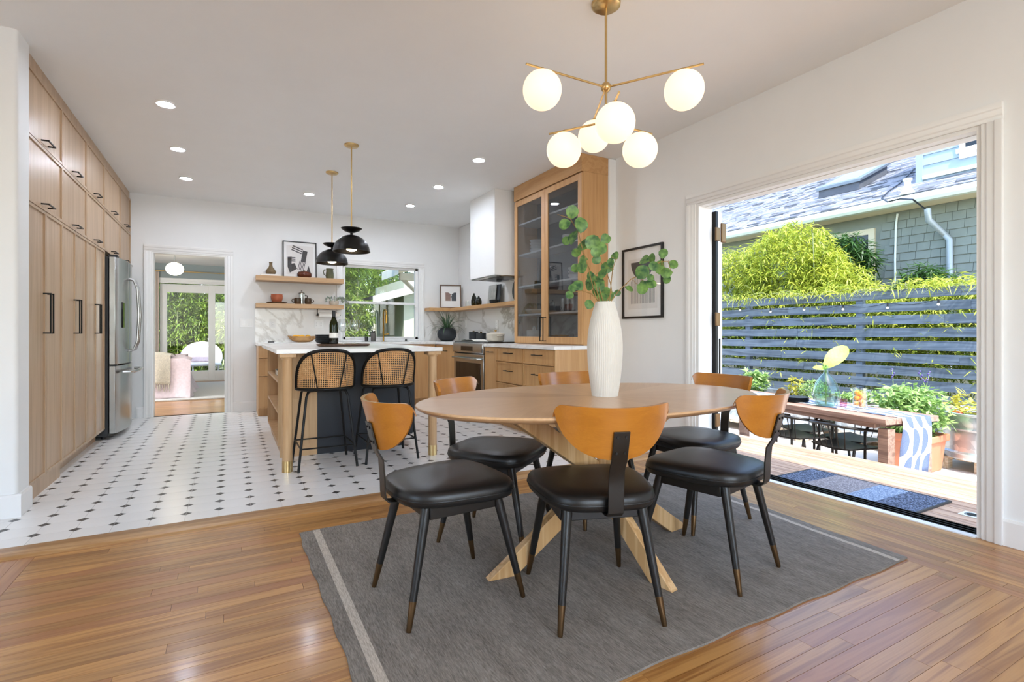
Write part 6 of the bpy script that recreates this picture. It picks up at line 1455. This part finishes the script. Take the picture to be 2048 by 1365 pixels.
# ------------------------------------------------------------------ back yard seen through kitchen window and bedroom door
yb2 = -.12
for k, (x, y, rr_, sd) in enumerate(((1.72, 9.9, .55, 101), (2.0, 11.4, .65, 102), (2.9, 13.6, 1.0, 103))):
    bamboo(['nearest tall bamboo outside the left of the kitchen window', 'tall bamboo farther back outside the kitchen window', 'bamboo beyond the shed outside the kitchen window'][k], [((x, y, 1.0), (rr_, .6, 1.3), 800), ((x, y+.1, 2.9), (rr_+.05, .65, 1.2), 900)], 'bamboo_green', 9, sd, L=.17, Wd=.028, grp='back yard bamboo', base=yb2)
for k, (x, y, sd) in enumerate(((-2.2, 16.4, 111), (-.9, 16.6, 112), (.4, 16.4, 113), (-1.5, 17.4, 114))):
    bamboo(['tall bamboo at the left behind the sliding door', 'tall bamboo behind the wicker chair', 'tall bamboo behind the right sliding panel', 'rear bamboo row beyond the bedroom door'][k], [((x, y, .8), (.9, .7, 1.2), 800), ((x, y+.2, 2.4), (1.0, .8, 1.3), 900)], 'bamboo_green', 8, sd, L=.2, Wd=.032, grp='back yard bamboo', base=yb2)
bamboo('added dark leaf backdrop shading the gaps in the back yard bamboo', [((-1.0, 18.6, 1.6), (3.0, .5, 2.4), 2600)], 'bamboo_shade', 6, 121, L=.3, Wd=.06, grp='back yard bamboo', base=yb2)  # added backdrop, coloured dark to give shade between the bamboo
bamboo('added dark leaf backdrop shading the gaps beyond the kitchen window bamboo', [((3.2, 15.4, 1.8), (2.0, .5, 2.4), 2000)], 'bamboo_shade', 6, 122, L=.3, Wd=.06, grp='back yard bamboo', base=yb2)  # second added backdrop, darkens the gaps seen through the window
# garden shed with bracketed eave
t = thing('garden_shed', 'pale green shed with white fascia outside the kitchen window', 'shed', (4.3, 10, yb2))
sw = B(2.95, 6.0, 9.75, 12.0, yb2, 2.1).build('wall', 'shed_green', t)
for k in range(14): B(2.945+.2*k, 2.955+.2*k, 9.742, 9.75, yb2, 2.1).build('batten', 'shed_green', sw)
G().prism([(2.35, 1.70), (2.35, 1.76), (6.2, 2.9), (6.2, 2.7)], 9.55, 12.1, 'XZY').build('roof', 'roof_dark', t); G().prism([(2.30, 1.60), (2.30, 1.74), (3.35, 2.05), (3.35, 1.90)], 9.50, 9.55, 'XZY').build('fascia', 'gutter', t)
t = thing('porch_eave', 'beige eave with diagonal brace above the kitchen window view', 'eave', (3.2, 8.6, 1.5))
G().prism([(2.36, 2.06), (2.36, 2.14), (4.6, 2.70), (4.6, 2.58)], 8.25, 9.0, 'XZY').build('roof_panel', 'eave_beige', t); G().prism([(2.33, 1.98), (2.33, 2.12), (2.40, 2.16), (2.40, 2.02)], 8.22, 9.02, 'XZY').build('fascia', 'gutter', t); B(2.45, 4.4, 8.3, 8.38, 1.93, 2.05).build('beam', 'eave_beige', t)
G().tube([(2.50, 8.34, 1.95), (2.98, 8.34, 1.52)], .035, 4).build('brace', 'eave_beige', t); B(2.95, 3.05, 8.29, 8.39, yb2, 1.95).build('post', 'eave_beige', t)
# wicker chair outside the bedroom
cx, cy = -.62, 14.4
t = thing('wicker_chair', 'white round backed wicker chair outside the sliding door', 'chair', (cx, cy, yb2))
def wk(u, v): a = PI*(-.05+1.1*u); return (cx+.40*math.cos(a)*(1+.1*v), cy+.34*math.sin(a)*(1+.1*v)-.05, yb2+.45+(.10+.42*math.sin(PI*u))*v)
G().shell(wk, 30, 8, lambda u, v: tuple(Vector(wk(u, v))+Vector((0, -.02, 0)))).build('back', 'wicker_white', t, 60)
G().lathe([(.0001, .40), (.40, .40), (.42, .44), (.40, .47), (.0001, .47)], (cx, cy, yb2), 28).build('seat', 'wicker_white', t, 50)
for k in range(6): a = k*PI/3; G().tube([(cx+.36*math.cos(a), cy+.36*math.sin(a), yb2+.42), (cx+.32*math.cos(a+.3), cy+.32*math.sin(a+.3), yb2)], .012, 6).build('leg', 'wicker_white', t, 60)
B(cx-.24, cx+.22, cy+.10, cy+.22, yb2+.48, yb2+.86).build('cushion', 'bed_lilac', t, bevel=.05, seg=4)
struct('floor_terrace', B(-3.2, 1.2, BY+.12, 15.6, -.25, yb2+.0), 'concrete')
